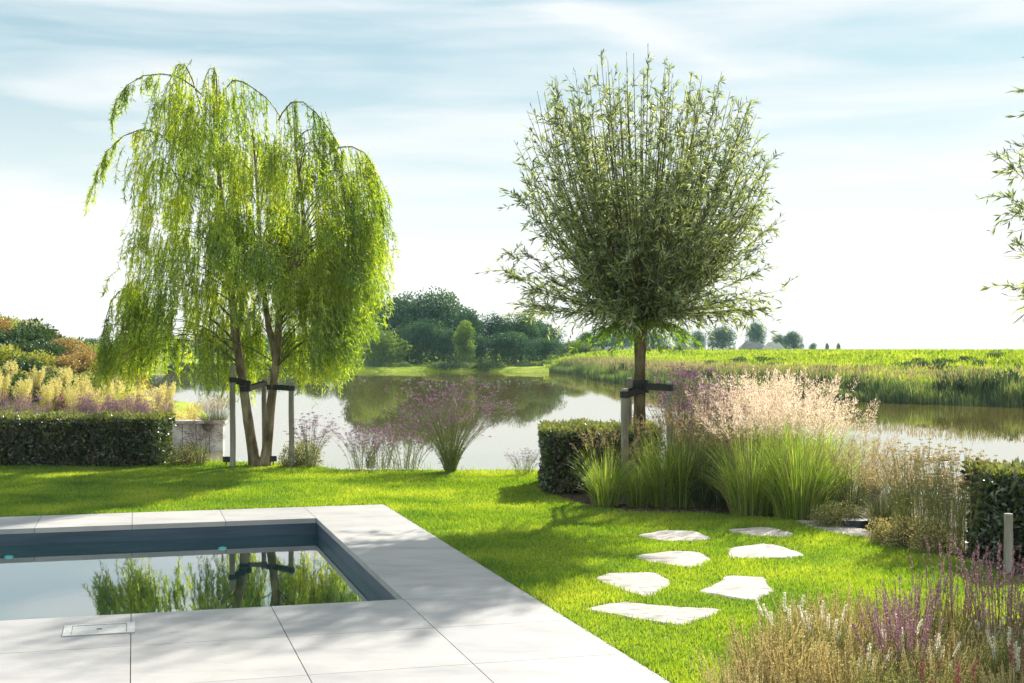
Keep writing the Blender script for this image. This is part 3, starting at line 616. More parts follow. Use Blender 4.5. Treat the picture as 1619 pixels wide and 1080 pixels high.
# ------------------------------------------------------------------ hedges
def hedge(cx0, cx1, y0, y1, h, lab, dens=2600, L=.036, front='y', rz=0, loc=None):
    """clipped evergreen hedge: leaf shell over a mass of twigs"""
    wx, wy = cx1-cx0, y1-y0; loc = ((cx0+cx1)/2, (y0+y1)/2, 0) if loc is None else loc
    t = thing('hedge', lab, 'hedge', loc, rz); A = [wx*h, wx*h, wy*h, wy*h, wx*wy]; n = int(sum(A)*dens)
    f = R.choice(5, n, p=np.array(A)/sum(A)); u_, v_ = R.uniform(-.5, .5, n), R.rand(n); P = np.zeros((n, 3)); N = np.zeros((n, 3))
    for k, (ax, s_) in enumerate((('y', -1), ('y', 1), ('x', -1), ('x', 1), ('z', 1))):
        m = f == k
        if ax == 'y': P[m] = np.c_[u_[m]*wx, np.full(m.sum(), s_*wy/2), v_[m]*h]; N[m] = [0, s_, 0]
        elif ax == 'x': P[m] = np.c_[np.full(m.sum(), s_*wx/2), u_[m]*wy, v_[m]*h]; N[m] = [s_, 0, 0]
        else: P[m] = np.c_[u_[m]*wx, (v_[m]-.5)*wy, np.full(m.sum(), h)]; N[m] = [0, 0, 1]
    wob = .02*np.sin(P[:, 0]*9+P[:, 2]*13)+.018*np.sin(P[:, 1]*11+P[:, 0]*17+P[:, 2]*7)
    P = P+N*(wob-.015-R.rand(n)**2*.10)[:, None]+R.normal(0, .012, P.shape)
    D = N*.5+R.normal(0, .7, P.shape)+[0, 0, .35]; top = (P[:, 2] > h-.05)
    P[:, 2] = np.clip(P[:, 2], .015, None)
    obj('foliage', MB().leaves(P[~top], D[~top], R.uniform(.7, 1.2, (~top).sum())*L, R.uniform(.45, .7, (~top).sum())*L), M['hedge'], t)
    obj('top_foliage', MB().leaves(P[top], D[top]+[0, 0, .5], R.uniform(.7, 1.2, top.sum())*L, R.uniform(.4, .6, top.sum())*L), M['hedgetop'], t)  # paler leaves along the top of the hedge
    tm = MB(); m = int(wx*wy*90)+60; b = np.c_[R.uniform(-.46, .46, m)*wx, R.uniform(-.42, .42, m)*wy, np.zeros(m)]; v = np.linspace(0, 1, 5)
    tp = b[:, None]+(R.normal(0, .05, (m, 3))*[1, 1, 0])[:, None]*v[None, :, None]+np.array([0, 0, h*.93])*v[None, :, None]
    tm.tubes(tp, np.linspace(.012, .004, 5), 4)
    tm.box((0, 0, h*.46), (wx-.2, wy-.2, h*.84)); obj('twigs', tm, M['soil'], t)
    return t
hl = G(250, 739)
hedge(hl[0]-5.6, hl[0], hl[1], hl[1]+.85, .70, 'long low clipped dark hedge beside the weeping willow', 2000, .058)
hm = G(858, 782)
hedge(hm[0]+.02, hm[0]+1.35, hm[1]+.05, hm[1]+1.5, .735, 'short clipped hedge block left of the pollard willow', 2400, .05)
hr = G(1552, 892)
hedge(hr[0]+.14, hr[0]+1.6, hr[1]+.1, hr[1]+.75, .70, 'large leaved hedge at the right edge behind the short stake', 2000, .065)

# ------------------------------------------------------------------ plant builders (prototypes)
def arcs(n, h, spread, n_pts=7, base=.05, droop=.6, hv=.25):
    az = R.uniform(0, 2*np.pi, n); L = h*R.uniform(1-hv, 1+hv*.4, n); lean = R.rand(n)**.8*spread; u = np.linspace(0, 1, n_pts)
    dh = np.stack([np.cos(az), np.sin(az), 0*az], 1); bs_ = dh*(R.rand(n)**.5*base)[:, None]
    out = (lean[:, None]*(u*.35+u**2.2*.65)*h)
    zz = L[:, None]*(u-droop*.5*(lean/ max(spread, .01))[:, None]*u**2.6)
    return bs_[:, None]+dh[:, None]*out[..., None]+np.array([0, 0, 1.])*zz[..., None]
def grass_clump(name, label, h, spread, nb, wblade, bm, plume=None, npl=0, ph=1.3, pspread=.3, pl=.25, pm='pink', pw_=.006, base=.09, pd=60, stem='straw'):
    t = thing(name, label, 'ornamental grass'); p = arcs(nb, h, spread, base=base, hv=.42); p2 = arcs(nb//5, h*.8, spread*1.7, base=base, droop=1.1, hv=.3); p = np.concatenate([p, p2])
    obj('blades', MB().ribbons(p, np.array([1, 1, .95, .85, .7, .45, .1])*wblade), M[bm], t)
    p3 = arcs(nb//6, h*.85, spread*1.6, base=base*1.1, droop=.9, hv=.4); obj('highlight_blades', MB().ribbons(p3, np.array([1, 1, .95, .85, .7, .45, .1])*wblade*.8), M['straw'], t)  # pale straw blades added as highlights among the green ones
    if npl:
        s_ = arcs(npl, ph, pspread, droop=.15, base=base*.7, hv=.16); sm_ = MB().tubes(s_, np.linspace(.0016, .0008, 7), 3); obj('stems', sm_, M[stem], t)
        tip = s_[:, -1]; dirn = nrm(s_[:, -1]-s_[:, -2]); k = R.rand(npl, pd); q = tip[:, None]-dirn[:, None]*(k*pl)[..., None]
        rr_ = pl*.16*np.sin(np.pi*np.clip(k, .08, .96))[..., None]
        jit = R.normal(0, 1, (npl, pd, 3)); q = (q+jit*rr_*.5).reshape(-1, 3); D = (np.repeat(dirn, pd, 0)*1.2+jit.reshape(-1, 3)*.5)
        obj('plumes', MB().leaves(q, D, R.uniform(.5, 1.2, len(q))*.032, pw_), M[pm], t)
    return Kind(t)
def verbena(name, label, h, spread, n, heads=3, fm='purple', base=.07, leafn=500, hr_=.017):
    t = thing(name, label, 'flowers'); p = arcs(n, h, spread, droop=.12, base=base, hv=.32)
    sm_ = MB().tubes(p, np.linspace(.0034, .0016, 7), 3); hp_ = [p[:, -1]]
    for k in range(heads):                         # forked side stalks near the top
        i = R.randint(3, 6, n); b = p[np.arange(n), i]; d = nrm(p[:, -1]-p[:, 2])+R.normal(0, .38, (n, 3)); L = R.uniform(.10, .3, n)*h/1.1
        v = np.linspace(0, 1, 4); q = b[:, None]+nrm(d)[:, None]*(L[:, None]*v)[..., None]+np.array([0, 0, .04])*(v**2)[None, :, None]
        sm_.tubes(q, np.linspace(.0014, .0008, 4), 3); hp_.append(q[:, -1])
    obj('stems', sm_, M['stemgreen'], t); hp_ = np.vstack(hp_); m = 16; c = np.repeat(hp_, m, 0); j = R.normal(0, 1, c.shape)*[1, 1, .35]
    c2 = c+j*hr_*.7; obj('flower_heads', MB().leaves(c2-[0, 0, .004], j*.7+[0, 0, .8], R.uniform(.009, .016, len(c)), R.uniform(.007, .011, len(c))), M[fm], t)
    if leafn:
        k = R.randint(0, n, leafn); i = R.randint(0, 4, leafn); f = R.rand(leafn)[:, None]; a = p[k, i]*(1-f)+p[k, i+1]*f
        obj('leaves', MB().leaves(a, R.normal(0, .6, a.shape)+[0, 0, .5], R.uniform(.03, .07, leafn), R.uniform(.005, .01, leafn)), M['stemgreen'], t)
    return Kind(t)
def shrub(name, label, w_, h, n, L, lm, twigs=60, cat='shrub', lobes=7, wl=.5, flat=1, extra=None):
    """rounded bush: leaves gathered in uneven lobes over forked twigs"""
    t = thing(name, label, cat); c = sph(lobes)*R.uniform(.25, .6, (lobes, 1)); c[:, 2] = np.abs(c[:, 2])*.8+.12
    rl = R.uniform(.3, .55, lobes); k = R.randint(0, lobes, n); s_ = sph(n); P = c[k]+s_*(rl[k]*R.rand(n)**.22)[:, None]
    P = P*[w_*.6, w_*.6, h*.78]; P[:, 2] = np.abs(P[:, 2])*.98+.02*h; D = s_*[1, 1, flat]+R.normal(0, .55, s_.shape)+[0, 0, .3]
    obj('foliage', MB().leaves(P, D, R.uniform(.6, 1.25, n)*L, R.uniform(.7, 1.2, n)*L*wl), M[lm], t)
    e = P[R.randint(0, n, twigs)]; v = np.linspace(0, 1, 5)[:, None]; tp = np.array([e_*[1, 1, 1]*v*[.6, .6, 1]+e_*[.4, .4, 0]*v**2 for e_ in e])
    obj('twigs', MB().tubes(tp, np.linspace(.010, .003, 5)*max(h, .4), 3), M['twig'], t)
    if extra:
        m_, cnt, le, wi = extra; idx = R.randint(0, n, cnt); q = P[idx]*1.04; tag(obj('flowers', MB().leaves(q, R.normal(0, .5, q.shape)+[0, 0, .7], R.uniform(.7, 1.2, cnt)*le, wi), M[m_], t), kind='stuff')
    return Kind(t)
def place(kind, px, py, z=None, rz=None, sc=1, label=None, group=None, Y=None):
    if Y is None: p = G(px, py, 0)
    else: p = np.array([(px-CX)*Y/F, Y, 0]); p[2] = tz(p[0], p[1])
    if z is not None: p[2] = z
    return kind.put(p, R.uniform(0, 6.28) if rz is None else rz, sc, label, group)

# ---- shore plants by the willow and the middle
KV = verbena('verbena', '', 1.08, .85, 150, 3, leafn=2400)
place(KV, 712, 747, sc=(1.0, 1.0, 1.02), label='full clump of purple verbena fanning out at the lawn edge, left of the middle hedge', group='verbena along the lawn edge')
KV2 = verbena('verbena', '', .62, .85, 44, 3, base=.22)
for px, py, s_, lab in ((640, 743, 1.0, 'sparse verbena just left of the full verbena clump'), (600, 741, .92, 'sparse verbena midway between willow and full clump'), (572, 740, .8, 'small thin verbena nearer the weeping willow stakes'), (828, 752, .5, 'tiny dark verbena tuft beside the middle hedge')):
    place(KV2, px, py, sc=s_, label=lab, group='verbena along the lawn edge')
KS = shrub('flowering_shrub', '', .62, .55, 2600, .028, 'olive', 70, extra=('purple', 260, .02, .012))
place(KS, 300, 735, sc=(1.35, 1.1, .95), label='pale grey green shrub between the long hedge and the willow')
place(KS, 478, 738, sc=(1.25, 1.1, 1.2), label='loose brownish shrub to the right of the willow stakes')
KT = verbena('verbena', '', .7, .55, 40, 3, leafn=300)
place(KT, 490, 741, sc=.95, label='verbena growing through the brownish shrub right of the willow', group='verbena along the lawn edge')
place(KT, 318, 738, sc=.8, label='verbena growing in the pale shrub left of the willow', group='verbena along the lawn edge')
# ---- bed round the pollard
KG = grass_clump('ornamental_grass', '', .84, .6, 420, .006, 'blade', npl=40, ph=1.02, pspread=.42, pl=.16, pm='straw', pd=26, base=.18)
KGB = grass_clump('ornamental_grass', '', 1.0, .58, 620, .0065, 'blade', npl=60, ph=1.34, pspread=.40, pl=.26, pm='pink', pd=62, base=.26)
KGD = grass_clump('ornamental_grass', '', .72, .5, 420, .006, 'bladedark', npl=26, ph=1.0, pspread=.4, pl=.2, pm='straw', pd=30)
gg = 'ornamental grasses in the bed round the pollard'
for px, py, s_, lab in ((958, 799, .78, 'arching green grass in front of the middle hedge'), (1008, 800, .62, 'small grass at the foot of the pollard trunk'), (1046, 799, .95, 'green grass clump right of the pollard trunk'), (1075, 800, 1.0, 'green grass clump at the foot of the right pollard stake')):
    place(KG, px, py, sc=s_, label=lab, group=gg)
for px, py, s_, lab in ((1112, 803, .95, 'dark grass under the purple flowers'), (1142, 804, .95, 'dark grass just left of the tall pink plumed grasses'), (1092, 775, 1.0, 'dark grass behind the other dark grass, under the verbena')):
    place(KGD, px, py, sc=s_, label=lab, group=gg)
for i, (px, py, s_) in enumerate(((1188, 812, .86), (1262, 818, .88), (1225, 798, .98), (1172, 794, .9), (1300, 808, .88), (1200, 778, 1.05), (1265, 785, 1.02), (1158, 772, .95))):
    lab = ['tall pink plumed grass, front row left', 'tall pink plumed grass with arching pale tips, front row right', 'tall pink plumed grass in the middle of the group', 'tall pink plumed grass beside the dark grass', 'tall pink plumed grass at the right end of the front row', 'tall pink plumed grass at the back, behind the middle one', 'tall pink plumed grass at the back right', 'tall pink plumed grass at the back left, among verbena', 'shorter pink plumed grass at the far right of the group'][i]
    place(KGB, px, py, sc=s_, label=lab, group='tall pink plumed grasses in the bed')
KVB = verbena('verbena', '', 1.32, .28, 60, 3, leafn=1100, hr_=.02)
for px, py, s_, lab in ((1088, 792, .98, 'tall purple verbena just right of the pollard stake'), (1122, 792, .98, 'tall purple verbena over the dark grass'), (1150, 800, .9, 'tall purple verbena in front of the pink plumes'), (1068, 780, 1.0, 'tall purple verbena behind the right pollard stake')):
    place(KVB, px, py, sc=s_, label=lab, group='tall verbena in the pollard bed')
KF = grass_clump('feather_grass', '', .5, .75, 300, .0045, 'bladedark', npl=60, ph=.74, pspread=.5, pl=.22, pm='straw', pd=30, stem='stempurple')
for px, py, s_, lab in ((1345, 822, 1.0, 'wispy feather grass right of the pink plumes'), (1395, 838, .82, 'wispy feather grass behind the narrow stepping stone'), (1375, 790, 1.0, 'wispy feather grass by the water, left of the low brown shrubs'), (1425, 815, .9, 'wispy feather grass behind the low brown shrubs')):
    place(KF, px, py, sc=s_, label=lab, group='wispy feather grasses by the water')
KB = shrub('low_shrub', '', .5, .42, 3200, .022, 'olive', 90, lobes=9, extra=('white', 160, .014, .01))
KB2 = shrub('brown_shrub', '', .5, .46, 3000, .02, 'brownspike', 110, lobes=9, extra=('olive', 1300, .022, .011))
for px, py, s_, lab in ((1318, 832, .85, 'yellow green low shrub at the end of the pink grasses'), (1352, 828, .62, 'yellow green low shrub behind the dark rock'), (1460, 862, .85, 'olive low shrub in the middle of the brown ones')):
    place(KB, px, py, sc=s_, label=lab, group='low olive shrubs in the bed')
for px, py, s_, lab in ((1408, 858, .72, 'brown low shrub by the dark rock'), (1440, 866, .85, 'brown low shrub, second from the dark rock'), (1490, 874, .95, 'brown low shrub nearest the large leaved hedge'), (1400, 832, .6, 'small brown shrub at the back by the feather grass')):
    place(KB2, px, py, sc=s_, label=lab, group='brown low shrubs in the bed')
KW = verbena('pale_wildflower', '', .74, .28, 60, 4, 'straw', .16, 500, .009)
for px, py, s_, lab in ((1450, 862, 1.0, 'pale wispy seed stems over the brown shrubs, left'), (1490, 866, 1.02, 'pale wispy seed stems over the brown shrubs, middle'), (1522, 872, .95, 'pale wispy seed stems beside the large leaved hedge')):
    place(KW, px, py, sc=s_, label=lab, group='pale seed stems over the brown shrubs')

# ---- foreground bed
def spikes(name, label, h, n, spread, top, fm, sm_, r=.010, dens=60, lmat='stemgreen', leafn=260, base=.10, L=.012, hv=.3, cat='flowers', fan=0):
    t = thing(name, label, cat); p = arcs(n, h, spread, droop=.06, base=base, hv=hv); obj('stems', MB().tubes(p, np.linspace(.0028, .0014, 7), 3), M[sm_], t)
    k = 1-R.rand(n, dens)*top; s_ = np.minimum(k*6, 5.999); i = s_.astype(int); f = (s_-i)[..., None]
    a = np.take_along_axis(p, i[..., None], 1); b = np.take_along_axis(p, (i+1)[..., None], 1); c = (a+(b-a)*f)
    az = R.uniform(0, 6.28, (n, dens)); rd = np.stack([np.cos(az), np.sin(az), 0*az+.2], -1); rr_ = r*(1.05-.75*((k-(1-top))/top))[..., None]
    c = (c+rd*rr_*.3).reshape(-1, 3); D = rd.reshape(-1, 3)+[0, 0, .9]+R.normal(0, .2, c.shape)
    if n > 24: obj('flower_spikes', MB().leaves(c, D, R.uniform(.7, 1.3, len(c))*L, L*.5), M[fm], t)
    else:
        for j in range(n): q = slice(j*dens, (j+1)*dens); obj('flower_spike', MB().leaves(c[q], D[q], R.uniform(.7, 1.3, dens)*L, L*.5), M[fm], t)
    if leafn:
        a = p[R.randint(0, n, leafn), R.randint(0, 3, leafn)]+R.normal(0, .025, (leafn, 3))*[1, 1, .8]; a[:, 2] = abs(a[:, 2])
        obj('leaves', MB().leaves(a, R.normal(0, .8, a.shape)+[0, 0, .4], R.uniform(.025, .055, leafn), R.uniform(.009, .017, leafn)), M[lmat], t)
    return Kind(t)
KD = [spikes('seed_spikes', '', .50, 80, .30, .62, 'brownspike', 'brownspike', .007, 44, 'olive', 420, .15, .010) for _ in range(2)]
KDG = spikes('seed_spikes', '', .42, 80, .36, .5, 'olive', 'stemgreen', .008, 44, 'olive', 500, .15, .012)
KSA = spikes('purple_salvia', '', .66, 20, .24, .36, 'violet', 'stempurple', .008, 60, 'olive', 300, .12, .012)
KWH = spikes('white_spike_flower', '', .50, 9, .3, .22, 'white', 'stemgreen', .014, 110, 'stemgreen', 200, .10, .013)
KCR = spikes('crimson_spike_flower', '', .36, 7, .25, .30, 'crimson', 'stemgreen', .011, 60, 'olive', 160, .07, .014)
def inF(P): return sdist(np.array([P]), BED_F)[0]
pts = []
Rb = random.Random(5)
while len(pts) < 76:
    y_ = Rb.uniform(4.9, 7.1); x_ = Rb.uniform(.62, .42*y_+.2); 
    if inF((x_, y_)) > -.1: continue
    if all(math.hypot(x_-a, y_-b) > .165 for a, b in pts): pts.append((x_, y_))
for i, (x_, y_) in enumerate(pts):
    px_ = CX+F*x_/y_; k = Rb.random()
    if px_ > 1405 and k < .27 and y_ > 5.6: KSA.put((x_, y_, 0), Rb.uniform(0, 6), Rb.uniform(.72, .98), 'purple salvia with upright violet and reddish spikes in the foreground bed', 'purple salvias in the foreground bed')
    elif k < .58: KD[i % 2].put((x_, y_, 0), Rb.uniform(0, 6), Rb.uniform(.58, .84)*(1 if px_ < 1500 else .85), 'brown upright seed spikes in the foreground bed', 'brown seed spikes in the foreground bed')
    else: KDG.put((x_, y_, 0), Rb.uniform(0, 6), Rb.uniform(.62, .86), 'greenish upright seed spikes in the foreground bed', 'green seed spikes in the foreground bed')
for key, fm in (('brown seed spikes in the foreground bed', 'brown upright seed spikes in the foreground bed, {} clump from the left'), ('green seed spikes in the foreground bed', 'greenish upright seed spikes in the foreground bed, {} clump from the left'), ('purple salvias in the foreground bed', 'violet and reddish salvia spikes in the foreground bed, {} clump from the left')):
    order_labels([o for o in S.objects if o.get('group') == key and o.parent is None], fm)
for px, y_, s_, lab in ((1245, 6.5, 1.0, 'white spike flowers at the left of the foreground bed'), (1300, 6.4, .95, 'white spike flowers second from the left in the bed'), (1410, 6.2, .9, 'white spike flowers in the middle of the bed'), (1470, 6.0, .8, 'white spike flowers below the violet salvias'), (1590, 5.9, .9, 'dense white spike flowers at the right photo edge'), (1360, 5.8, .8, 'white spike flowers at the bottom of the photo'), (1545, 6.6, .8, 'white spike flowers behind the dense white ones')):
    KWH.put(((px-CX)*y_/F, y_, 0), s_*7, s_*.82, lab, 'white spike flowers in the foreground bed')
for px, y_, s_, lab in ((1450, 5.35, 1.0, 'crimson spike flowers at the bottom left of the red ones'), (1505, 5.3, 1.0, 'crimson spike flowers in the middle of the red ones'), (1600, 5.5, 1.1, 'crimson spike flowers at the right photo edge')):
    KCR.put(((px-CX)*y_/F, y_, 0), s_*3, s_, lab, 'crimson spike flowers in the foreground bed')

# ------------------------------------------------------------------ small garden things
def uplight(px, py, lab):
    t = thing('garden_spotlight', lab, 'spotlight', G(px, py), .4); obj('spike', MB().box((0, 0, .03), (.015, .015, .1)), M['metaldark'], t)
    b = MB().box((0, 0, .105), (.085, .09, .075)); obj('lamp_head', b, M['metaldark'], t); obj('lens', MB().box((0, 0, .1445), (.065, .065, .004)), M['glass'], t)
uplight(358, 738, 'small black garden spotlight left of the left willow stake'); uplight(432, 737, 'small black garden spotlight at the foot of the right willow trunk')
# quay wall on the far side of the inlet
t = thing('retaining_wall', 'pale stone bank wall with a cap at the edge of the inlet left of the willow', 'wall', (-8.0, 29.05, -.3))
mb = MB(); 
for i in range(11): mb.box((-1.5+.3*i, R.uniform(-.012, .012), 0), (.285, .22, .62))
obj('wall_face', mb, M['quay'], t); obj('wall_cap', MB().box((0, -.02, .345), (3.4, .34, .06)), M['quay'], t)
for px, Y, s_, lab in ((345, 29.1, 1.0, 'dry grass hanging over the end of the pale bank wall'), (328, 28.95, .8, 'dry grass on the cap of the pale bank wall, beside the last one')):
    place(KF, px, 0, Y=Y, z=-.15, sc=s_*1.1, label=lab, group='dry grasses on the bank wall')
# driftwood on the bright water
c = G(1483, 726, WL); mb = MB(); u = np.linspace(0, 1, 7)
mb.tubes(np.stack([np.stack([-.28+.24*u, .02*u, .02+.01*np.sin(u*3)], 1), np.stack([.02+.26*u, 0*u, .02+.012*np.sin(u*4)], 1)]), np.array([.006, .02, .028, .03, .026, .02, .006])*.8, 7)
mb.tubes(np.array([[[.2, 0, .02], [.21, 0, .07], [.235, 0, .12]]]), np.array([.012, .008, .004]), 5); mb.box((0, 0, .005), (.2, .03, .02))
o = obj('driftwood', mb, M['metaldark']); o.location = c; tag(o, 'dark piece of driftwood floating on the bright water at the right', 'driftwood')

# ------------------------------------------------------------------ left mound planting
KG1 = grass_clump('golden_plume_plant', '', .62, .35, 120, .012, 'straw', npl=26, ph=1.0, pspread=.22, pl=.46, pm='gold', pd=90, pw_=.018, base=.16, stem='straw')
gp = []
for i in range(26):
    px = -10+i*13.6+Rb.uniform(-4, 4); Y = 30.2+(i % 3)*.9+Rb.uniform(-.3, .3)
    if px > 322: Y = 30.3
    gp.append((px, Y))
for i, (px, Y) in enumerate(gp):
    place(KG1, px, 0, Y=Y, sc=Rb.uniform(.62, .85)*(1.1 if i % 5 == 0 else 1), label='golden plumed plant in the band above the long hedge', group='golden plumed plants behind the long hedge')
KVL = verbena('verbena', '', .9, .4, 44, 3, leafn=200, hr_=.03)
for i, px in enumerate((8, 28, 50, 132, 150, 172, 188, 206, 228, 246)):
    place(KVL, px, 0, Y=19.9 if px > 60 else 20.1, z=.02, sc=Rb.uniform(.85, 1.0), label='purple verbena showing just above the long hedge', group='verbena behind the long hedge')
KM = {'dark': shrub('mound_shrub', '', 1.5, 1.1, 1700, .11, 'shrubdark', 40, wl=.6), 'rust': shrub('mound_shrub', '', 1.4, 1.0, 2000, .09, 'rust', 60), 'yellow': shrub('mound_shrub', '', 1.4, 1.0, 2000, .09, 'yellow', 50), 'olive': shrub('mound_shrub', '', 1.4, 1.0, 2000, .09, 'olive', 60)}
LM = {'dark': 'dark green rounded shrub on the left mound', 'rust': 'rust brown shrub on the left mound', 'yellow': 'yellow green shrub on the left mound', 'olive': 'dry olive brown shrub on the left mound'}
Rm = random.Random(3); mpt = []
while len(mpt) < 64:
    y_ = Rm.uniform(31.5, 42); px = Rm.uniform(-60, 200); x_ = (px-CX)*y_/F
    if sdist(np.array([[x_, y_]]), PW)[0] < .8: continue
    if all(math.hypot(x_-a, y_-b) > .75 for a, b, _ in mpt): mpt.append((x_, y_, px))
for x_, y_, px in mpt:
    z_ = tz(x_, y_); k = Rm.random()
    kd = ('dark' if k < .55 else 'yellow') if px < 55 and y_ < 37 else ('rust' if k < .38 else 'dark' if k < .55 else 'yellow' if k < .82 else 'olive')
    s_ = Rm.uniform(.7, 1.15); KM[kd].put((x_, y_, z_-.08), Rm.uniform(0, 6), (s_, s_, s_*Rm.uniform(.6, .9)), LM[kd], kd+' shrubs on the left mound')

# ------------------------------------------------------------------ far trees
def tree(name, label, h, w_, trunk_h, n, L, lm, blobs=16, shape=1.0, seed=0):
    t = thing(name, label, 'tree'); hc = h-trunk_h
    c = sph(blobs); c[:, 2] = c[:, 2]*.5; c = c*R.uniform(.35, .74, (blobs, 1))*[w_/2, w_/2, hc]; c[:, 2] += trunk_h+hc*.5
    c[0] = [0, 0, trunk_h+hc*.72]
    rb = R.uniform(.19, .32, blobs)*w_*shape; k = R.randint(0, blobs, n); s_ = sph(n); P = c[k]+s_*(rb[k]*R.rand(n)**.3)[:, None]*[1, 1, .85]
    nl = n//5; P[:nl] = sph(nl)*[w_*.42, w_*.42, 0]+np.c_[np.zeros((nl, 2)), R.uniform(.02, .42, nl)*h]
    P[:, 2] = np.clip(P[:, 2], .05, h*1.02)
    D = s_+R.normal(0, .6, s_.shape); obj('crown', MB().leaves(P, D, R.uniform(.6, 1.3, n)*L, R.uniform(.5, .9, n)*L), M[lm], t)
    v = np.linspace(0, 1, 8); tp = np.stack([np.sin(v*3+seed)*.02*w_, np.cos(v*2+seed)*.02*w_, v*(trunk_h+hc*.7)-.2], 1)
    tb = MB().tubes(tp[None], np.linspace(.028, .008, 8)*h, 8); e = c; s0 = tp[R.randint(2, 6, blobs)]; v = np.linspace(0, 1, 5)[:, None]
    tb.tubes(np.array([a+(b-a)*v+np.array([0, 0, .05*h])*np.sin(v*3.14) for a, b in zip(s0, e)]), np.linspace(.011, .004, 5)*h, 5)
    obj('trunk', tb, M['bark'], t, smooth=True); return Kind(t)
KT1 = [tree('broadleaf_tree', '', 9, 7.5, 1.6, 9000, .27, 'farleaf', 22, 1, s) for s in (0, 1, 2)]
KT2 = [tree('light_green_tree', '', 5, 4.2, .5, 5500, .2, 'farlight', 14, 1.05, s) for s in (3, 4)]
KT3 = tree('slender_tree', '', 6, 2.3, .8, 4200, .2, 'farlight', 14, 1.35, 5)
KT4 = tree('grey_willow', '', 3.6, 3.4, .3, 4200, .18, 'fargrey', 12, 1.1, 6)
def far(kind, px, top, Y, h0, label, wpx=None, w0=None, group=None, base=None):
    x_ = (px-CX)*Y/F; zb = tz(x_, Y) if base is None else base; zt = H-(top-HY)*Y/F; s_ = (zt-zb)/h0
    sw = s_ if wpx is None else (wpx*Y/F)/w0
    return kind.put((x_, Y, zb-.1), Rb.uniform(0, 6.28), (sw, sw, s_), label, group)
gt = 'trees on the far shore'
for i, (px, top, Y, wp_, lab) in enumerate([
 (590, 472, 150, 95, 'dark tree at the left end of the far wood, behind the light round tree'), (640, 455, 148, 110, 'tallest broad dark tree on the left of the far wood'),
 (700, 452, 150, 105, 'tallest broad dark tree in the centre of the far wood'), (735, 482, 147, 65, 'dark tree sloping down from the tall centre of the far wood'),
 (665, 500, 141, 85, 'dark tree in front of the tallest ones on the far shore'), (712, 515, 139, 60, 'low dark tree left of the slender light tree'),
 (785, 492, 143, 75, 'dark tree right of the slender light tree'), (825, 490, 145, 80, 'dark tree left of the pollard crown on the far shore'), (812, 520, 138, 80, 'lower dark tree standing at the water in the right part of the wood'),
 (860, 505, 150, 70, 'dark tree seen under the left side of the pollard crown'), (760, 525, 138, 50, 'low dark tree right beside the slender light tree'), (862, 530, 141, 60, 'lowest dark tree at the right end of the wood'),
 (640, 525, 139, 60, 'low dark tree just right of the light round tree')]):
    far(KT1[i % 3], px, top, Y, 9, lab, wp_*1.05, 7.5, gt)
far(KT2[0], 608, 508, 136, 5, 'light green round tree at the left end of the far shore', 72, 4.2, gt); far(KT2[1], 580, 495, 140, 5, 'light green tree partly hidden by the weeping willow', 60, 4.2, gt)
far(KT3, 737, 500, 135, 6, 'slender light green tree in the middle of the far wood', 34, 2.3, gt)
far(KT2[1], 905, 535, 150, 5, 'pale green tree at the right end of the far wood under the pollard', 60, 4.2, gt)
for i, (px, top, wp_) in enumerate(((150, 532, 60), (190, 538, 50), (222, 528, 60), (262, 522, 55), (296, 530, 55), (335, 526, 60), (375, 530, 60), (415, 525, 70), (460, 528, 70), (505, 520, 70), (545, 512, 60))):
    far(KT1[i % 3], px, top, 190+(i % 3)*8, 9, 'hazy far tree seen through the weeping willow strands', wp_, 7.5, 'hazy trees behind the weeping willow')
for i, (px, top, wp_, lab) in enumerate(((925, 522, 45, 'hazy tree just left of the pollard trunk'), (955, 518, 50, 'hazy tree beside the pollard trunk, left'), (985, 520, 45, 'hazy tree directly behind the pollard trunk'), (1035, 522, 50, 'hazy tree right of the pollard trunk'), (1080, 514, 30, 'narrow hazy tree left of the first far house'), (1104, 520, 28, 'small hazy tree behind the first far house'),
   (1141, 513, 52, 'round hazy tree between the far houses'), (1193, 504, 36, 'tall hazy tree directly behind the grey roofed house'), (1232, 526, 28, 'small hazy tree right of the pale roofed house'), (1256, 521, 38, 'rounded hazy tree at the right end of the houses'))):
    far(KT1[i % 3], px, top, 300+(i % 3)*12, 9, lab, wp_, 7.5, 'hazy trees round the far houses', base=.3)
for px, top, wp_, lab in ((1286, 541, 15, 'tiny tree on the horizon, leftmost of the three'), (1307, 541, 8, 'tiny round tree on the horizon, middle of the three'), (1325, 541, 8, 'tiny round tree on the horizon, rightmost of the three')):
    far(KT1[0], px, top, 430, 9, lab, wp_, 7.5, 'tiny trees on the horizon', base=.3)
for px, top, Y, wp_, lab in ((1052, 543, 150, 28, 'grey green willow bush left of the first far house'), (1072, 546, 140, 26, 'grey green willow bush in front of the first far house'), (1102, 549, 140, 24, 'grey green willow bush right of the first far house'), (1158, 549, 150, 18, 'pale yellow green bush between the far houses'), (1020, 548, 140, 30, 'grey green willow bush right behind the pollard trunk'), (930, 548, 150, 40, 'grey green willow bush left of the pollard on the far shore')):
    far(KT4, px, top, Y, 3.6, lab, wp_, 3.4, 'grey willow bushes beyond the pond')
# shore bushes
KSB = [shrub('shore_bush', '', 3.6, 1.6, 2600, .2, m, 30, wl=.6, lobes=9) for m in ('shrubdark', 'reed')]
Rs = random.Random(9)
for i in range(24):
    px = 285+i*27+Rs.uniform(-6, 6); w_ = G(px, 587.5, WL); Y = w_[1]+1.0
    x_ = (px-CX)*Y/F; s_ = Rs.uniform(.8, 1.15); 
    if 640 < px < 690: s_ *= .55
    KSB[i % 2].put((x_, Y, WL+.05), Rs.uniform(0, 6), (s_, s_*.7, s_*Rs.uniform(.65, 1)), 'low dark bush at the foot of the far wood, on the waterline', 'dark bushes along the far waterline')

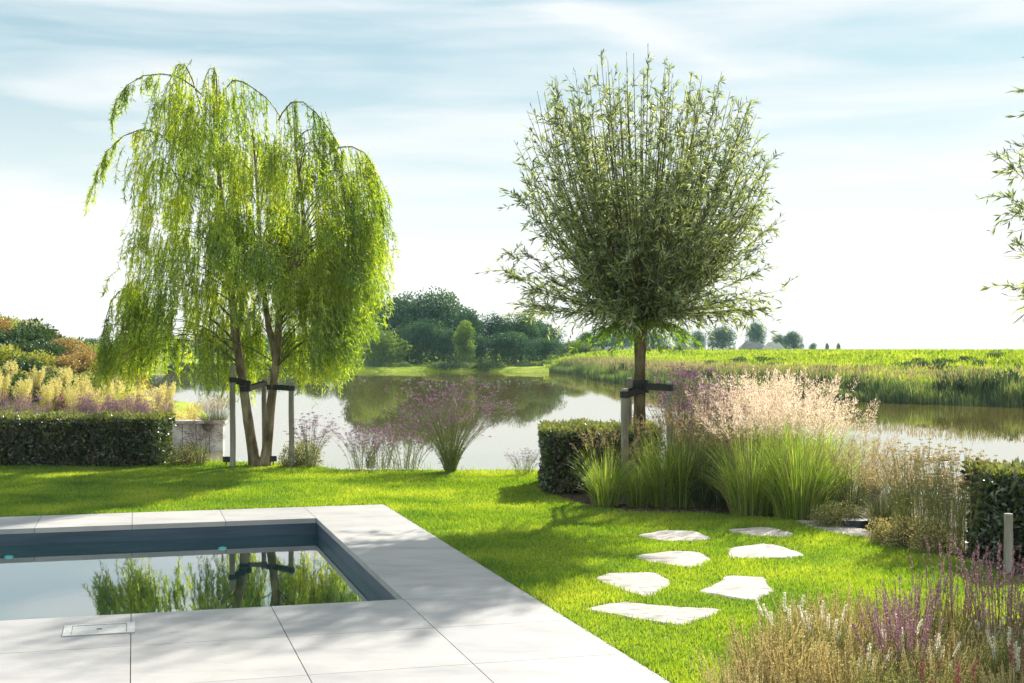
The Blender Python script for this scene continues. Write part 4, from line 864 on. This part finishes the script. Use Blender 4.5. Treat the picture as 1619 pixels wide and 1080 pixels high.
# ------------------------------------------------------------------ far houses
def house(px0, px1, top, Y, lab, roof='rooftile', hip=.5, nwin=3):
    x0, x1 = (px0-CX)*Y/F, (px1-CX)*Y/F; W = x1-x0; zt = H-(top-HY)*Y/F; base = .2; he = base+(zt-base)*.5; hh = he-base
    t = thing('far_house', lab, 'house', ((x0+x1)/2, Y, base)); dp = W*.6
    obj('walls', MB().box((0, 0, hh/2), (W*.92, dp*.9, hh)), M['housewall'], t)
    zr = zt-base; r = MB(); a, b = W/2, dp/2; q = a-W*hip*.5
    V = [[-a, -b, hh], [a, -b, hh], [a, b, hh], [-a, b, hh], [-q, 0, zr], [q, 0, zr]]
    r.add(V, [[0, 1, 5, 4], [2, 3, 4, 5], [3, 2, 1, 0]]); r.add(V, [[1, 2, 5], [3, 0, 4]])
    rf = obj('roof', r, M[roof], t); obj('chimney', MB().box((q*.5, .0, zr+.1), (.5, .5, .7)), M['housewall'], rf)
    for k in range(nwin):
        wx = (k-(nwin-1)/2)*W*.9/nwin; w_ = obj('window', MB().box((wx, -dp*.45-.03, hh*.55), (W*.16, .05, hh*.55)), M['glass'], t)
        f = MB()
        for sx_ in (-1, 0, 1): f.box((wx+sx_*W*.085, -dp*.45-.06, hh*.55), (.08, .06, hh*.6))
        obj('window_frame', f, M['frame'], w_)
house(1063, 1096, 542, 290, 'small grey roofed house left of the round hazy tree', nwin=2)
house(1168, 1210, 540, 280, 'long grey roofed house with dark windows below the tall hazy tree')
house(1206, 1240, 541, 270, 'pale roofed house right of the grey roofed one', 'paleroof')

# ------------------------------------------------------------------ right bank reeds and grass
bank = np.array([G(px, py, WL)[:2] for px, py in ((884, 589), (940, 594), (968, 602), (1060, 613), (1180, 622), (1290, 629), (1420, 636), (1619, 642), (1800, 650), (2000, 660))])
def along(n): 
    seg = np.linalg.norm(np.diff(bank, axis=0), axis=1); cs = np.r_[0, np.cumsum(seg)]; pxs = (R.rand(n))**1*cs[-1]
    x = np.interp(pxs, cs, bank[:, 0]); y = np.interp(pxs, cs, bank[:, 1]); k = np.clip(np.searchsorted(cs, pxs)-1, 0, len(seg)-1)
    d = nrm(np.diff(bank, axis=0))[k]; nn = np.c_[-d[:, 1], d[:, 0]]; nn = nn*np.sign(nn[:, 1:2]); return np.c_[x, y], nn
n = 42000; p, nn = along(n); p = p+nn*(R.rand(n)**1.3*2.5-1.0)[:, None]; z = np.maximum(terrain(p), WL-.05)
u = np.linspace(0, 1, 4); pp = p[:, 0]+.3*p[:, 1]; hgt = R.uniform(.6, 1.2, n)*(.72+.25*np.sin(pp*1.9)*np.sin(pp*.83+1)+.22*np.sin(pp*4.1+2)*np.sin(pp*1.3)); az = R.uniform(0, 6.28, n); lean = R.rand(n)*.3
pa = np.c_[p, z][:, None]+np.stack([np.cos(az), np.sin(az), 0*az], 1)[:, None]*(lean[:, None]*u**2*hgt[:, None])[..., None]+np.array([0, 0, 1.])*(hgt[:, None]*u)[..., None]
tag(obj('reed_bed', MB().ribbons(pa, np.array([.035, .035, .025, .005])), M['reed']), 'green reeds along the right bank of the pond', 'reeds', kind='stuff')
n = 8000; p, nn = along(n); p = p+nn*(R.rand(n)*2.6-.2)[:, None]; z = np.maximum(terrain(p), WL); k = R.uniform(.5, .95, n)
tag(obj('reed_plumes', MB().leaves(np.c_[p, z+k], np.c_[R.normal(0, .25, (n, 2)), np.ones(n)], R.uniform(.15, .3, n), .035), M['reedplume']), 'straw coloured seed heads behind the reeds on the right bank', 'reeds', kind='stuff')
KR = shrub('reed_clump', '', .9, 1.45, 1800, .16, 'shrubdark', 30, 'reeds', wl=.3, lobes=8)
for px, s_, lab in ((1355, 1.0, 'dark rounded reed clump standing out above the others, left of three'), (1490, 1.05, 'dark narrow reed clump, middle of three on the right bank'), (1519, 1.05, 'dark narrow reed clump, right of three on the right bank'), (1300, .95, 'broad dark reed clump above the pink plumes'), (1270, 1.0, 'dark reed clump left of the broad one'), (1225, .95, 'dark reed clump over the pink plumes'), (1180, 1.0, 'dark reed clump near the tall hazy tree line'), (1572, 1.25, 'wide dark reed clump near the right photo edge'), (1605, 1.3, 'wide dark reed clump at the right photo edge'), (1118, 1.0, 'dark clump above the purple verbena'), (1088, .95, 'dark clump right of the pollard stakes'), (985, 1.2, 'dark clump on the point behind the pollard stakes')):
    py = np.interp(px, [884, 940, 968, 1060, 1180, 1290, 1420, 1619], [589, 594, 602, 613, 622, 629, 636, 642]); w_ = G(px, py, WL); Y = w_[1]+.45
    KR.put(((px-CX)*Y/F, Y, WL), px, (s_*(1.3 if 'wide' in lab or 'broad' in lab else .85), s_*.8, s_), lab, 'dark reed clumps on the right bank')
# rough grass on the dike and fields
n = 90000; Yv = R.uniform(48, 150, n)**1; xv = (R.uniform(860, 1700, n)-CX)*Yv/F; P = np.c_[xv, Yv]; d = sdist(P, PW); P = P[(d > 1.5) & (d < 34)]; n = len(P)
tg = MB().leaves(np.c_[P, terrain(P)-.02], np.c_[R.normal(0, .5, (n, 2)), np.ones(n)*.8], R.uniform(.12, .42, n), R.uniform(.05, .14, n))
tag(obj('dike_grass', tg, M['tuft']), 'rough yellow green grass covering the dike beyond the pond', 'grass', kind='stuff')
Rd = random.Random(21); KDT = shrub('dike_tussock', '', .9, .32, 500, .10, 'shrubdark', 10, 'tussock', wl=.35)
for i in range(44):
    px = Rd.uniform(1090, 1615); Y = Rd.uniform(56, 70) if px > 1250 else Rd.uniform(72, 95); x_ = (px-CX)*Y/F
    KDT.put((x_, Y, tz(x_, Y)-.03), i, (Rd.uniform(.8, 2.0), 1, Rd.uniform(1.2, 2.0)), 'small dark tussock', 'dark tussocks on the dike')

for key, fm in (('golden plumed plants behind the long hedge', '{} golden plumed plant from the left in the band above the long hedge'), ('verbena behind the long hedge', '{} purple verbena from the left just above the long hedge'),
    ('dark shrubs on the left mound', '{} dark green rounded shrub from the left on the mound'), ('rust shrubs on the left mound', '{} rust brown shrub from the left on the mound'), ('yellow shrubs on the left mound', '{} yellow green shrub from the left on the mound'), ('olive shrubs on the left mound', '{} dry olive shrub from the left on the mound'),
    ('hazy trees behind the weeping willow', '{} hazy far tree from the left, seen through the weeping willow'), ('dark bushes along the far waterline', '{} low dark bush from the left along the far waterline'), ('dark tussocks on the dike', '{} small dark tussock from the left on the dike slope')):
    order_labels([o for o in S.objects if o.get('group') == key and o.parent is None], fm)
# ------------------------------------------------------------------ haze
hz = MB().box((20, 215, 6), (900, 560, 20)); 
m, N, L, o = mat('haze_air'); v = N.new('ShaderNodeVolumePrincipled'); v.inputs['Color'].default_value = (.5, .85, .88, 1); v.inputs['Density'].default_value = .0003; v.inputs['Anisotropy'].default_value = 0
L.new(v.outputs[0], o.inputs['Volume']); HAZE = obj('haze', hz, m); tag(HAZE, kind='stuff'); HAZE['label'] = 'pale blue haze over the far shore'; HAZE['category'] = 'haze'
